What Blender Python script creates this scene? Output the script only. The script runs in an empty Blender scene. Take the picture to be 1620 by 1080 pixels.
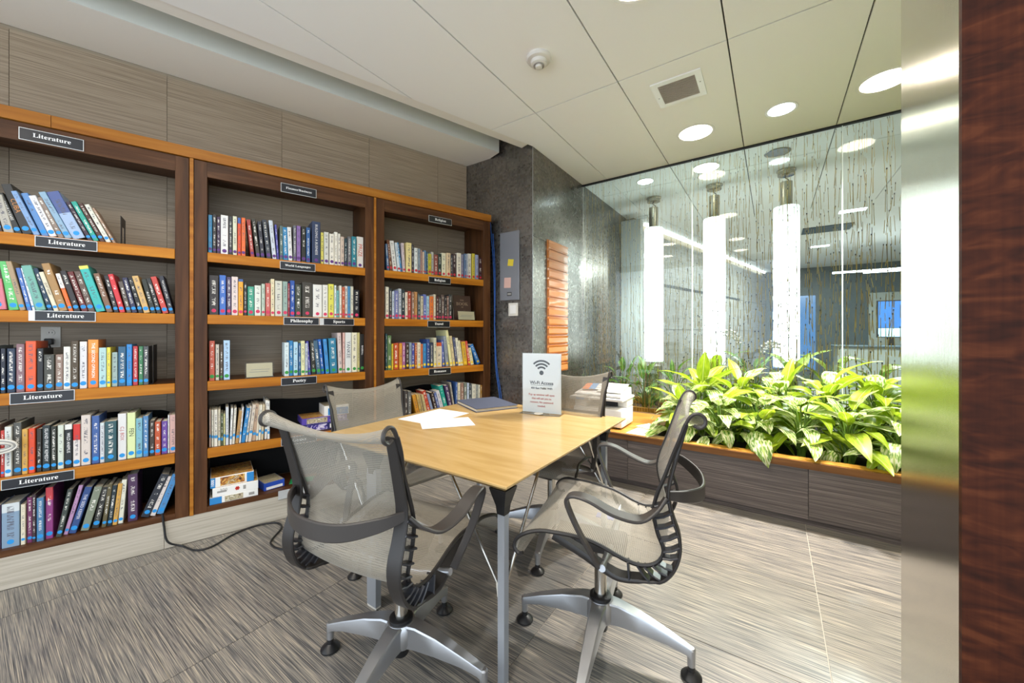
import bpy, bmesh, math, random
from mathutils import Vector, Matrix
random.seed(7)
R = math.radians
scene = bpy.context.scene
COL = scene.collection

# ------------------------------------------------------------------ camera
CAM_H = 1.25
YAW = R(34.5)
cam_data = bpy.data.cameras.new('camera')
cam = bpy.data.objects.new('camera', cam_data)
COL.objects.link(cam)
cam.location = (0, 0, CAM_H)
cam.rotation_euler = (R(90), 0, YAW)
cam_data.sensor_width = 36.0
cam_data.lens = 600.0 / 1620.0 * 36.0
cam_data.shift_y = -14.0 / 1620.0
cam_data.clip_start = 0.02
scene.camera = cam

# ------------------------------------------------------------------ world, exposure
world = bpy.data.worlds.new('world')
scene.world = world
world.use_nodes = True
wbg = world.node_tree.nodes['Background']
wbg.inputs['Color'].default_value = (0.80, 0.90, 1.0, 1)
wbg.inputs['Strength'].default_value = 1.6
scene.view_settings.view_transform = 'Standard'
scene.view_settings.look = 'None'
scene.view_settings.gamma = 1.0
scene.view_settings.use_curve_mapping = False
scene.view_settings.exposure = 0.96
scene.cycles.transparent_max_bounces = 24
scene.cycles.caustics_reflective = False
scene.cycles.caustics_refractive = False
scene.cycles.sample_clamp_indirect = 6.0
SPOT_W, BACK_W, TABLE_W, CORRIDOR_W = 190.0, 150.0, 45.0, 90.0
HALL_FILL_W = 30.0

CEIL = 2.92          # ceiling height
GLASS_Y = 4.0        # glass screen
PIL_X, PIL_Y = -1.775, 2.91

# ------------------------------------------------------------------ helpers
def srgb(h):
    h = h.lstrip('#')
    v = [int(h[i:i+2], 16) / 255 for i in (0, 2, 4)]
    return tuple(c / 12.92 if c <= .04045 else ((c + .055) / 1.055) ** 2.4 for c in v) + (1.0,)

class MB:
    """collects shapes into one bmesh"""
    def __init__(self):
        self.bm = bmesh.new()
        self.uv = None
    def poly(self, verts, faces):
        vs = [self.bm.verts.new(v) for v in verts]
        for f in faces:
            try: self.bm.faces.new([vs[i] for i in f])
            except ValueError: pass
        return vs
    def box(self, x0, x1, y0, y1, z0, z1):
        self.poly([(x0,y0,z0),(x1,y0,z0),(x1,y1,z0),(x0,y1,z0),(x0,y0,z1),(x1,y0,z1),(x1,y1,z1),(x0,y1,z1)],
                  [(3,2,1,0),(4,5,6,7),(0,1,5,4),(1,2,6,5),(2,3,7,6),(3,0,4,7)])
        return self
    def bbox(self, x0, x1, y0, y1, z0, z1, b=.002, seg=2):
        t = bmesh.new()
        MB.box_on(t, x0, x1, y0, y1, z0, z1)
        bmesh.ops.bevel(t, geom=t.edges[:], offset=b, segments=seg, profile=.5, affect='EDGES')
        self.merge(t)
        return self
    @staticmethod
    def box_on(bm, x0, x1, y0, y1, z0, z1):
        vs = [bm.verts.new(v) for v in [(x0,y0,z0),(x1,y0,z0),(x1,y1,z0),(x0,y1,z0),(x0,y0,z1),(x1,y0,z1),(x1,y1,z1),(x0,y1,z1)]]
        for f in [(3,2,1,0),(4,5,6,7),(0,1,5,4),(1,2,6,5),(2,3,7,6),(3,0,4,7)]: bm.faces.new([vs[i] for i in f])
    def merge(self, t):
        m = {v: self.bm.verts.new(v.co) for v in t.verts}
        for f in t.faces: self.bm.faces.new([m[v] for v in f.verts])
        t.free()
    def prism(self, pts, z0, z1):
        """horizontal polygon (counter-clockwise) extruded in z"""
        n = len(pts)
        self.poly([(p[0],p[1],z0) for p in pts] + [(p[0],p[1],z1) for p in pts],
                  [tuple(range(n))[::-1], tuple(range(n, 2*n))] + [(i,(i+1)%n,n+(i+1)%n,n+i) for i in range(n)])
        return self
    def prism_xz(self, pts, y0, y1):
        """polygon in x,z (counter-clockwise seen from -y) extruded in y"""
        n = len(pts)
        self.poly([(p[0],y0,p[1]) for p in pts] + [(p[0],y1,p[1]) for p in pts],
                  [tuple(range(n)), tuple(range(n, 2*n))[::-1]] + [(i,n+i,n+(i+1)%n,(i+1)%n) for i in range(n)])
        return self
    def rings(self, rings, cap=True, closed=True):
        allv = [[self.bm.verts.new(p) for p in r] for r in rings]
        n = len(rings[0])
        for a, b in zip(allv, allv[1:]):
            for i in range(n if closed else n-1):
                self.bm.faces.new((a[i], a[(i+1)%n], b[(i+1)%n], b[i]))
        if cap:
            self.bm.faces.new(allv[0][::-1]); self.bm.faces.new(allv[-1])
        return self
    def lathe(self, prof, c=(0,0,0), n=24, cap=True):
        self.rings([[(c[0]+r*math.cos(2*math.pi*i/n), c[1]+r*math.sin(2*math.pi*i/n), c[2]+z) for i in range(n)] for r, z in prof], cap)
        return self
    def cyl(self, c, r, z0, z1, n=24):
        return self.lathe([(r,z0),(r,z1)], c, n)
    def tube(self, path, r, n=8):
        pts = [Vector(p) for p in path]
        rings = []; up = Vector((0,0,1)); prev = None
        for i, p in enumerate(pts):
            t = (pts[min(i+1,len(pts)-1)] - pts[max(i-1,0)]).normalized()
            if prev is None:
                a = t.cross(up)
                if a.length < 1e-3: a = t.cross(Vector((1,0,0)))
            else: a = prev - t * prev.dot(t)
            a.normalize(); prev = a
            b = t.cross(a)
            rr = r[i] if isinstance(r, (list, tuple)) else r
            rings.append([p + a*rr*math.cos(2*math.pi*k/n) + b*rr*math.sin(2*math.pi*k/n) for k in range(n)])
        return self.rings(rings)
    def ribbon(self, path, w, t, wdir, corner=0.3):
        """sweep a rounded flat section along a path; wdir = width direction (or list)"""
        pts = [Vector(p) for p in path]; rings = []
        for i, p in enumerate(pts):
            tan = (pts[min(i+1,len(pts)-1)] - pts[max(i-1,0)]).normalized()
            d = Vector(wdir[i] if isinstance(wdir, list) else wdir)
            d = (d - tan * d.dot(tan)).normalized()
            nn = tan.cross(d)
            ww = (w[i] if isinstance(w, (list, tuple)) else w) / 2
            tt = (t[i] if isinstance(t, (list, tuple)) else t) / 2
            sec = [(-ww, -tt*.35), (-ww*.86, -tt), (ww*.86, -tt), (ww, -tt*.35), (ww, tt*.35), (ww*.86, tt), (-ww*.86, tt), (-ww, tt*.35)]
            rings.append([p + d*a + nn*b for a, b in sec])
        return self.rings(rings)
    def build(self, name, mat=None, parent=None, loc=(0,0,0), rot=(0,0,0), smooth=False, mesh_only=False):
        bmesh.ops.recalc_face_normals(self.bm, faces=self.bm.faces[:])
        me = bpy.data.meshes.new(name)
        self.bm.to_mesh(me); self.bm.free()
        if mat: me.materials.append(mat)
        if smooth:
            me.polygons.foreach_set('use_smooth', [True]*len(me.polygons))
            try: me.set_sharp_from_angle(angle=R(smooth if smooth is not True else 40))
            except Exception: pass
        if mesh_only: return me
        return link(name, me, parent, loc, rot)

def link(name, me, parent=None, loc=(0,0,0), rot=(0,0,0)):
    o = bpy.data.objects.new(name, me)
    COL.objects.link(o)
    o.parent = parent; o.location = loc; o.rotation_euler = rot
    return o
def empty(name, loc=(0,0,0), rz=0.0):
    o = link(name, None, None, loc, (0,0,rz)); o.empty_display_size = .1
    return o
def tag(o, label=None, cat=None, group=None, kind=None):
    if label: o['label'] = label
    if cat: o['category'] = cat
    if group: o['group'] = group
    if kind: o['kind'] = kind
    return o
def structure(o): o['kind'] = 'structure'; return o
def smooth_path(ctrl, n=8):
    P = [Vector(c) for c in ctrl]; out = []
    for i in range(len(P)-1):
        p0, p1, p2, p3 = P[max(i-1,0)], P[i], P[i+1], P[min(i+2,len(P)-1)]
        for k in range(n):
            t = k/n
            out.append(.5*((2*p1) + (p2-p0)*t + (2*p0-5*p1+4*p2-p3)*t*t + (3*p1-p0-3*p2+p3)*t**3))
    out.append(P[-1]); return out
def clip(poly, a, b, c):
    """keep a*x+b*y<=c"""
    out = []
    for i in range(len(poly)):
        p, q = poly[i], poly[(i+1) % len(poly)]
        dp, dq = a*p[0]+b*p[1]-c, a*q[0]+b*q[1]-c
        if dp <= 0: out.append(p)
        if (dp < 0 < dq) or (dq < 0 < dp):
            t = dp/(dp-dq); out.append((p[0]+(q[0]-p[0])*t, p[1]+(q[1]-p[1])*t))
    return out
def area(poly): return .5*abs(sum(poly[i][0]*poly[(i+1)%len(poly)][1]-poly[(i+1)%len(poly)][0]*poly[i][1] for i in range(len(poly)))) if len(poly) > 2 else 0
SERIF = {**{chr(65+i): chr(0x1D400+i) for i in range(26)}, **{chr(97+i): chr(0x1D41A+i) for i in range(26)}}
def text_mesh(body, size, serif=False, bold=0.0, align='CENTER', depth=0.0):
    cu = bpy.data.curves.new('lettering', 'FONT')
    cu.body = ''.join(SERIF.get(c, c) for c in body) if serif else body
    cu.size = size; cu.align_x = align; cu.align_y = 'CENTER'; cu.offset = bold; cu.resolution_u = 2; cu.extrude = depth
    tmp = bpy.data.objects.new('lettering', cu)
    me = bpy.data.meshes.new_from_object(tmp)
    bpy.data.objects.remove(tmp); bpy.data.curves.remove(cu)
    return me

# ------------------------------------------------------------------ materials
def new_mat(name):
    m = bpy.data.materials.new(name); m.use_nodes = True
    nt = m.node_tree; p = nt.nodes['Principled BSDF']
    return m, nt, p
def N(nt, typ, **kw):
    n = nt.nodes.new(typ)
    for k, v in kw.items(): setattr(n, k, v)
    return n
def plain(name, col, rough=.5, metal=0.0, spec=.5, coat=0.0, bump=0.0, bscale=200, emit=None, estr=0.0):
    m, nt, p = new_mat(name)
    c = srgb(col) if isinstance(col, str) else tuple(col)+(1,)
    p.inputs['Base Color'].default_value = c
    p.inputs['Roughness'].default_value = rough; p.inputs['Metallic'].default_value = metal
    p.inputs['Specular IOR Level'].default_value = spec; p.inputs['Coat Weight'].default_value = coat
    if emit: p.inputs['Emission Color'].default_value = srgb(emit); p.inputs['Emission Strength'].default_value = estr
    # faint variation so the surface is never perfectly flat
    tc = N(nt, 'ShaderNodeTexCoord'); no = N(nt, 'ShaderNodeTexNoise'); no.inputs['Scale'].default_value = bscale
    nt.links.new(tc.outputs['Object'], no.inputs['Vector'])
    if bump:
        b = N(nt, 'ShaderNodeBump'); b.inputs['Strength'].default_value = bump; b.inputs['Distance'].default_value = .002
        nt.links.new(no.outputs['Fac'], b.inputs['Height']); nt.links.new(b.outputs['Normal'], p.inputs['Normal'])
    return m
def ramp(nt, stops):
    r = N(nt, 'ShaderNodeValToRGB'); e = r.color_ramp.elements
    while len(e) < len(stops): e.new(.5)
    for i, (pos, col) in enumerate(stops):
        e[i].position = pos; e[i].color = srgb(col) if isinstance(col, str) else col
    return r
def coords(nt, scale, offs_random=True, rotz=0.0):
    tc = N(nt, 'ShaderNodeTexCoord'); mp = N(nt, 'ShaderNodeMapping')
    mp.inputs['Scale'].default_value = scale; mp.inputs['Rotation'].default_value = (0,0,rotz)
    if offs_random:
        oi = N(nt, 'ShaderNodeObjectInfo'); va = N(nt, 'ShaderNodeVectorMath', operation='MULTIPLY_ADD')
        va.inputs[1].default_value = (37.0, 53.0, 71.0)
        nt.links.new(oi.outputs['Random'], va.inputs[0]); nt.links.new(tc.outputs['Object'], va.inputs[2])
        nt.links.new(va.outputs[0], mp.inputs['Vector'])
    else: nt.links.new(tc.outputs['Object'], mp.inputs['Vector'])
    return mp
def streaky(name, scale, stops, rough=.45, bump=.05, detail=6, spec=.5, fine=None, coat=0.0, offs=True, rrange=None):
    m, nt, p = new_mat(name)
    mp = coords(nt, scale, offs)
    no = N(nt, 'ShaderNodeTexNoise'); no.inputs['Scale'].default_value = 1.0; no.inputs['Detail'].default_value = detail
    no.inputs['Roughness'].default_value = .65
    nt.links.new(mp.outputs[0], no.inputs['Vector'])
    r = ramp(nt, stops); nt.links.new(no.outputs['Fac'], r.inputs['Fac'])
    nt.links.new(r.outputs['Color'], p.inputs['Base Color'])
    p.inputs['Roughness'].default_value = rough; p.inputs['Specular IOR Level'].default_value = spec
    p.inputs['Coat Weight'].default_value = coat
    if bump:
        b = N(nt, 'ShaderNodeBump'); b.inputs['Strength'].default_value = bump; b.inputs['Distance'].default_value = .003
        nt.links.new(no.outputs['Fac'], b.inputs['Height']); nt.links.new(b.outputs['Normal'], p.inputs['Normal'])
    return m
M = {}
M['floor_tile'] = streaky('floor_tile', (4.5, 330, 1), [(.28,'393a3c'),(.42,'605f5f'),(.52,'827e78'),(.62,'a0988b'),(.76,'c9bda8')], rough=.3, bump=.06, detail=2.5)
M['floor_grout'] = plain('floor_grout', 'b4aca0', .8)
M['wall_tile'] = streaky('wall_tile', (2.5, 40, 250), [(.30,'756553'),(.45,'8f7e68'),(.55,'9d8c76'),(.70,'ae9d86')], rough=.5, bump=.05)
M['wall_grout'] = plain('wall_grout', '978a76', .8)
M['plinth_tile_lit'] = streaky('plinth_tile_lit', (2.0, 40, 90), [(.30,'a0988a'),(.5,'b5ad9f'),(.7,'c4bdb0')], rough=.4, bump=.03)  # lighter than the wall tile: light falling on it is put into colour
M['panel_tile'] = streaky('panel_tile', (2.0, 60, 170), [(.30,'3c3534'),(.46,'564e4c'),(.56,'665d5a'),(.72,'877c78')], rough=.42, bump=.05)
M['ceiling_panel'] = plain('ceiling_panel', 'f6f5f2', .85, bump=.04, bscale=350)
M['plaster'] = plain('plaster', 'efebe2', .8)
M['cove_face'] = plain('cove_face', 'd4d6ce', .8)
M['ceiling_gap'] = plain('ceiling_gap', '4a4843', .9)
M['white'] = plain('white', 'ecebe8', .35)
M['white_matte'] = plain('white_matte', 'f1f0ee', .8)
M['offwhite'] = plain('offwhite', 'd9d5cc', .5)
M['grey_plastic'] = plain('grey_plastic', '9a9894', .5)
M['black'] = plain('black', '141416', .45)
M['black_rubber'] = plain('black_rubber', '18181a', .38)
M['flat_black'] = plain('flat_black', '0c0c0e', .95)
M['frame_dark'] = plain('frame_dark', '242120', .45, bump=.05, bscale=900)
M['aluminium'] = plain('aluminium', 'b4b6ba', .32, metal=.85, bump=.04, bscale=500)
M['chrome'] = plain('chrome', 'c8c4bc', .16, metal=1.0)
M['steel'] = plain('steel', 'b8b2a6', .26, metal=1.0)
M['silver_panel'] = plain('silver_panel', '8e9096', .42, metal=.6)
M['sign_black'] = plain('sign_black', '14161d', .35)
M['sign_silver'] = plain('sign_silver', 'c9cbcc', .4, metal=.4)
M['text_white'] = plain('text_white', 'f2f2f2', .6)
M['text_black'] = plain('text_black', '1a1c20', .6)
M['text_red'] = plain('text_red', 'b5453c', .6)
M['paper'] = plain('paper', 'f3f3f5', .8)
M['pages'] = streaky('pages', (40, 3, 900), [(.3,'c9bfa6'),(.7,'e6dfcc')], rough=.9, bump=0)
M['orange_acrylic'] = plain('orange_acrylic', 'd98a44', .2, spec=.6, coat=.6)
M['blue_cable'] = plain('blue_cable', '2458a8', .5)
M['soil'] = plain('soil', '221a14', .95, bump=.6, bscale=90)
M['notebook'] = plain('notebook', '4a5166', .75, bump=.3, bscale=300)
M['lamp_warm'] = plain('lamp_warm', 'ffffff', .5, emit='fff2dc', estr=9.0)
M['lamp_cool'] = plain('lamp_cool', 'ffffff', .5, emit='eef6ff', estr=9.0)
M['lamp_line'] = plain('lamp_line', 'ffffff', .5, emit='f0f6ff', estr=5.0)
M['far_wall'] = plain('far_wall', '9fa6a2', .7)
M['far_dark'] = plain('far_dark', '45535a', .5)
M['screen_blue'] = plain('screen_blue', '1c3c66', .3, emit='3a78c8', estr=.9)
M['mosaic_dark'] = plain('mosaic_dark', '3c403e', .3)
M['blue_glass'] = plain('blue_glass', '2c4c78', .2, emit='5f92d0', estr=.45)
M['stem_green'] = plain('stem_green', '5c7a2a', .5)
M['flower'] = plain('flower', 'd8cdd4', .6)
M['smoke_plastic'] = plain('smoke_plastic', 'dcd8d0', .45)
M['vent_slot'] = plain('vent_slot', 'a79c92', .6)

def wood(name, stops, scale=(1.2, 18, 18), rough=.45, coat=.0, spec=.25):
    m, nt, p = new_mat(name)
    mp = coords(nt, scale)
    no = N(nt, 'ShaderNodeTexNoise'); no.inputs['Scale'].default_value = 1.6; no.inputs['Detail'].default_value = 7; no.inputs['Distortion'].default_value = .6
    nt.links.new(mp.outputs[0], no.inputs['Vector'])
    r = ramp(nt, stops); nt.links.new(no.outputs['Fac'], r.inputs['Fac'])
    nt.links.new(r.outputs['Color'], p.inputs['Base Color'])
    p.inputs['Roughness'].default_value = rough; p.inputs['Coat Weight'].default_value = coat; p.inputs['Coat Roughness'].default_value = .25; p.inputs['Specular IOR Level'].default_value = spec
    return m
M['wood_honey'] = wood('wood_honey', [(.3,'955812'),(.5,'ab6a18'),(.7,'bd7d25')])
M['wood_cap'] = wood('wood_cap', [(.3,'8c5318'),(.5,'a0641f'),(.7,'b0752b')])
M['wood_dark'] = wood('wood_dark', [(.3,'3a210f'),(.5,'4e2f18'),(.7,'613f25')], scale=(14, 14, 1.0), rough=.45)
M['wood_dark_h'] = wood('wood_dark_h', [(.3,'3a210f'),(.5,'4e2f18'),(.7,'613f25')], rough=.45)
M['wood_table'] = wood('wood_table', [(.3,'b5945c'),(.5,'bf9f67'),(.7,'c7a872')], scale=(2.0, 14, 14), rough=.22, coat=.3, spec=.5)
M['wood_edge'] = wood('wood_edge', [(.3,'6b4421'),(.5,'84562b'),(.7,'966636')])
M['wood_ledge'] = wood('wood_ledge', [(.3,'a8742e'),(.5,'ba863b'),(.7,'c89548')], rough=.35)
M['wood_ledge_edge'] = wood('wood_ledge_edge', [(.3,'5e3c1e'),(.5,'734c28'),(.7,'855b33')])

def fiddleback():
    m, nt, p = new_mat('fiddleback_veneer')
    tc = N(nt, 'ShaderNodeTexCoord')
    mp = N(nt, 'ShaderNodeMapping'); mp.inputs['Scale'].default_value = (14, 14, 42); mp.inputs['Rotation'].default_value = (0, R(22), 0)
    nt.links.new(tc.outputs['Object'], mp.inputs['Vector'])
    n1 = N(nt, 'ShaderNodeTexNoise'); n1.inputs['Scale'].default_value = 1.0; n1.inputs['Detail'].default_value = 2.5; n1.inputs['Distortion'].default_value = 1.2
    nt.links.new(mp.outputs[0], n1.inputs['Vector'])
    mp2 = N(nt, 'ShaderNodeMapping'); mp2.inputs['Scale'].default_value = (160, 160, 3)
    nt.links.new(tc.outputs['Object'], mp2.inputs['Vector'])
    n2 = N(nt, 'ShaderNodeTexNoise'); n2.inputs['Scale'].default_value = 1.0; n2.inputs['Detail'].default_value = 4
    nt.links.new(mp2.outputs[0], n2.inputs['Vector'])
    mx = N(nt, 'ShaderNodeMath', operation='MULTIPLY_ADD'); mx.inputs[1].default_value = .25
    nt.links.new(n2.outputs['Fac'], mx.inputs[0]); nt.links.new(n1.outputs['Fac'], mx.inputs[2])
    r = ramp(nt, [(.40,'28120a'),(.56,'35180d'),(.70,'421f10'),(.85,'502916')])
    nt.links.new(mx.outputs[0], r.inputs['Fac']); nt.links.new(r.outputs['Color'], p.inputs['Base Color'])
    p.inputs['Roughness'].default_value = .6; p.inputs['Specular IOR Level'].default_value = .12
    return m
M['fiddleback'] = fiddleback()
def brushed():
    m, nt, p = new_mat('brushed_metal')
    mp = coords(nt, (500, 500, 6), False)
    no = N(nt, 'ShaderNodeTexNoise'); no.inputs['Scale'].default_value = 1.0; no.inputs['Detail'].default_value = 3
    nt.links.new(mp.outputs[0], no.inputs['Vector'])
    b = N(nt, 'ShaderNodeBump'); b.inputs['Strength'].default_value = .12; b.inputs['Distance'].default_value = .001
    nt.links.new(no.outputs['Fac'], b.inputs['Height']); nt.links.new(b.outputs['Normal'], p.inputs['Normal'])
    p.inputs['Base Color'].default_value = srgb('c9c4bb'); p.inputs['Metallic'].default_value = 1.0; p.inputs['Roughness'].default_value = .15
    return m
M['brushed_metal'] = brushed()
def pillar_tile():
    m, nt, p = new_mat('pillar_tile')
    tc = N(nt, 'ShaderNodeTexCoord')
    vo = N(nt, 'ShaderNodeTexVoronoi'); vo.inputs['Scale'].default_value = 55; vo.inputs['Randomness'].default_value = .35
    nt.links.new(tc.outputs['Object'], vo.inputs['Vector'])
    no = N(nt, 'ShaderNodeTexNoise'); no.inputs['Scale'].default_value = 3; no.inputs['Detail'].default_value = 2
    nt.links.new(tc.outputs['Object'], no.inputs['Vector'])
    sep = N(nt, 'ShaderNodeSeparateColor'); nt.links.new(vo.outputs['Color'], sep.inputs[0])
    ma = N(nt, 'ShaderNodeMath', operation='MULTIPLY_ADD'); ma.inputs[1].default_value = .4
    nt.links.new(sep.outputs[0], ma.inputs[0]); nt.links.new(no.outputs['Fac'], ma.inputs[2])
    r = ramp(nt, [(.35,'625e58'),(.6,'706b64'),(.85,'807a72')])
    nt.links.new(ma.outputs[0], r.inputs['Fac']); nt.links.new(r.outputs['Color'], p.inputs['Base Color'])
    rr = N(nt, 'ShaderNodeMapRange'); rr.inputs['To Min'].default_value = .24; rr.inputs['To Max'].default_value = .40
    nt.links.new(sep.outputs[1], rr.inputs['Value']); nt.links.new(rr.outputs[0], p.inputs['Roughness'])
    p.inputs['Specular IOR Level'].default_value = 1.0; p.inputs['IOR'].default_value = 1.8; p.inputs['Coat Weight'].default_value = .3; p.inputs['Coat IOR'].default_value = 1.5; p.inputs['Coat Roughness'].default_value = .16; p.inputs['Metallic'].default_value = .85
    b = N(nt, 'ShaderNodeBump'); b.inputs['Strength'].default_value = .03; b.inputs['Distance'].default_value = .001
    nt.links.new(vo.outputs['Distance'], b.inputs['Height']); nt.links.new(b.outputs['Normal'], p.inputs['Normal'])
    return m
M['pillar_tile'] = pillar_tile()
def glassy(name, tint='ffffff', refl=1.0, base=.0):
    """thin clear sheet: fresnel mirror over plain transmission"""
    m, nt, p = new_mat(name); nt.nodes.remove(p)
    out = nt.nodes['Material Output']
    tr = N(nt, 'ShaderNodeBsdfTransparent'); tr.inputs['Color'].default_value = srgb(tint)
    gl = N(nt, 'ShaderNodeBsdfGlossy'); gl.inputs['Roughness'].default_value = .01
    fr = N(nt, 'ShaderNodeFresnel'); fr.inputs['IOR'].default_value = 1.5
    mu = N(nt, 'ShaderNodeMath', operation='MULTIPLY_ADD'); mu.inputs[1].default_value = refl; mu.inputs[2].default_value = base
    mu.use_clamp = True
    mx = N(nt, 'ShaderNodeMixShader')
    nt.links.new(fr.outputs[0], mu.inputs[0]); nt.links.new(mu.outputs[0], mx.inputs[0])
    nt.links.new(tr.outputs[0], mx.inputs[1]); nt.links.new(gl.outputs[0], mx.inputs[2]); nt.links.new(mx.outputs[0], out.inputs['Surface'])
    return m
M['glass'] = glassy('glass', 'eef6f2', 1.0)
M['acrylic'] = glassy('acrylic', 'fbfdfd', .7, .0)
M['glass_edge'] = plain('glass_edge', 'dfeeea', .2, emit='e8f4ee', estr=0.0)
def reed():
    m, nt, p = new_mat('reed_inlay')
    tc = N(nt, 'ShaderNodeTexCoord'); no = N(nt, 'ShaderNodeTexNoise'); no.inputs['Scale'].default_value = 6
    nt.links.new(tc.outputs['Object'], no.inputs['Vector'])
    r = ramp(nt, [(.35,'b8964a'),(.5,'dcb95e'),(.65,'ecd083')]); nt.links.new(no.outputs['Fac'], r.inputs['Fac'])
    nt.links.new(r.outputs['Color'], p.inputs['Base Color']); p.inputs['Roughness'].default_value = .6
    return m
M['reed'] = reed()
M['reed_node'] = plain('reed_node', '4c4334', .7)
def column_light():
    """opal acrylic tube, lamp inside stops short of both ends"""
    m, nt, p = new_mat('opal_tube')
    tc = N(nt, 'ShaderNodeTexCoord'); sx = N(nt, 'ShaderNodeSeparateXYZ'); nt.links.new(tc.outputs['Generated'], sx.inputs[0])
    r = ramp(nt, [(0.0,(.38,.38,.38,1)),(.10,(1,1,1,1)),(.80,(1,1,1,1)),(.97,(.28,.28,.28,1))])
    nt.links.new(sx.outputs[2], r.inputs['Fac'])
    mu = N(nt, 'ShaderNodeMath', operation='MULTIPLY'); mu.inputs[1].default_value = 2.8
    nt.links.new(r.outputs['Color'], mu.inputs[0]); nt.links.new(mu.outputs[0], p.inputs['Emission Strength'])
    p.inputs['Emission Color'].default_value = srgb('f6faff'); p.inputs['Base Color'].default_value = srgb('e8eceb'); p.inputs['Roughness'].default_value = .4
    return m
M['opal_tube'] = column_light()
def mesh_fabric():
    m, nt, p = new_mat('mesh_fabric')
    uv = N(nt, 'ShaderNodeUVMap'); sp = N(nt, 'ShaderNodeSeparateXYZ'); nt.links.new(uv.outputs[0], sp.inputs[0])
    def stripes(sock, pitch, duty):
        a = N(nt, 'ShaderNodeMath', operation='DIVIDE'); a.inputs[1].default_value = pitch; nt.links.new(sock, a.inputs[0])
        f = N(nt, 'ShaderNodeMath', operation='FRACT'); nt.links.new(a.outputs[0], f.inputs[0])
        g = N(nt, 'ShaderNodeMath', operation='LESS_THAN'); g.inputs[1].default_value = duty; nt.links.new(f.outputs[0], g.inputs[0])
        return g
    a = stripes(sp.outputs[0], .0046, .56); b = stripes(sp.outputs[1], .0060, .38)
    mx = N(nt, 'ShaderNodeMath', operation='MAXIMUM'); nt.links.new(a.outputs[0], mx.inputs[0]); nt.links.new(b.outputs[0], mx.inputs[1])
    p.inputs['Base Color'].default_value = srgb('8d877b'); p.inputs['Roughness'].default_value = .55
    p.inputs['Sheen Weight'].default_value = .2
    tr = N(nt, 'ShaderNodeBsdfTransparent'); ms = N(nt, 'ShaderNodeMixShader')
    nt.links.new(mx.outputs[0], ms.inputs[0]); nt.links.new(tr.outputs[0], ms.inputs[1]); nt.links.new(p.outputs[0], ms.inputs[2])
    nt.links.new(ms.outputs[0], nt.nodes['Material Output'].inputs['Surface'])
    return m
M['mesh_fabric'] = mesh_fabric()
M['mesh_edge'] = plain('mesh_edge', '8d897e', .6)
def leaf(name, green, light, cream, amount):
    m, nt, p = new_mat(name)
    uv = N(nt, 'ShaderNodeUVMap'); sp = N(nt, 'ShaderNodeSeparateXYZ'); nt.links.new(uv.outputs[0], sp.inputs[0])
    oi = N(nt, 'ShaderNodeObjectInfo')
    mp = N(nt, 'ShaderNodeMapping'); mp.inputs['Scale'].default_value = (5, 11, 1); mp.inputs['Rotation'].default_value = (0,0,R(20))
    ab = N(nt, 'ShaderNodeMath', operation='ABSOLUTE'); nt.links.new(sp.outputs[1], ab.inputs[0])
    cb = N(nt, 'ShaderNodeCombineXYZ'); nt.links.new(sp.outputs[0], cb.inputs[0]); nt.links.new(ab.outputs[0], cb.inputs[1]); 
    va = N(nt, 'ShaderNodeVectorMath', operation='MULTIPLY_ADD'); va.inputs[1].default_value = (19, 31, 7)
    nt.links.new(oi.outputs['Random'], va.inputs[0]); nt.links.new(cb.outputs[0], va.inputs[2]); nt.links.new(va.outputs[0], mp.inputs['Vector'])
    no = N(nt, 'ShaderNodeTexNoise'); no.inputs['Scale'].default_value = 1.0; no.inputs['Detail'].default_value = 5; nt.links.new(mp.outputs[0], no.inputs['Vector'])
    r = ramp(nt, [(.34, green), (.47, light), (.555, cream), (.8, cream)]) if amount else ramp(nt, [(.3, green), (.75, light)])
    nt.links.new(no.outputs['Fac'], r.inputs['Fac'])
    # pale midrib
    lt = N(nt, 'ShaderNodeMath', operation='LESS_THAN'); lt.inputs[1].default_value = .035; nt.links.new(ab.outputs[0], lt.inputs[0])
    mr = N(nt, 'ShaderNodeMix', data_type='RGBA'); nt.links.new(lt.outputs[0], mr.inputs['Factor']); nt.links.new(r.outputs['Color'], mr.inputs[6]); mr.inputs[7].default_value = srgb('b9c873')
    nt.links.new(mr.outputs[2], p.inputs['Base Color']); p.inputs['Roughness'].default_value = .38
    tl = N(nt, 'ShaderNodeBsdfTranslucent'); nt.links.new(mr.outputs[2], tl.inputs['Color'])
    ms = N(nt, 'ShaderNodeMixShader'); ms.inputs[0].default_value = .4
    nt.links.new(p.outputs[0], ms.inputs[1]); nt.links.new(tl.outputs[0], ms.inputs[2]); nt.links.new(ms.outputs[0], nt.nodes['Material Output'].inputs['Surface'])
    return m
M['leaf_lime'] = leaf('leaf_lime', '78a01e', 'bccb3a', 'dbe08a', 0)
M['leaf_varieg'] = leaf('leaf_varieg', '4c7a24', '8fb24a', 'e4e6c2', 1.0)
M['leaf_deep'] = leaf('leaf_deep', '3d6b28', '77a03c', 'dfe6b4', 0)

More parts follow.
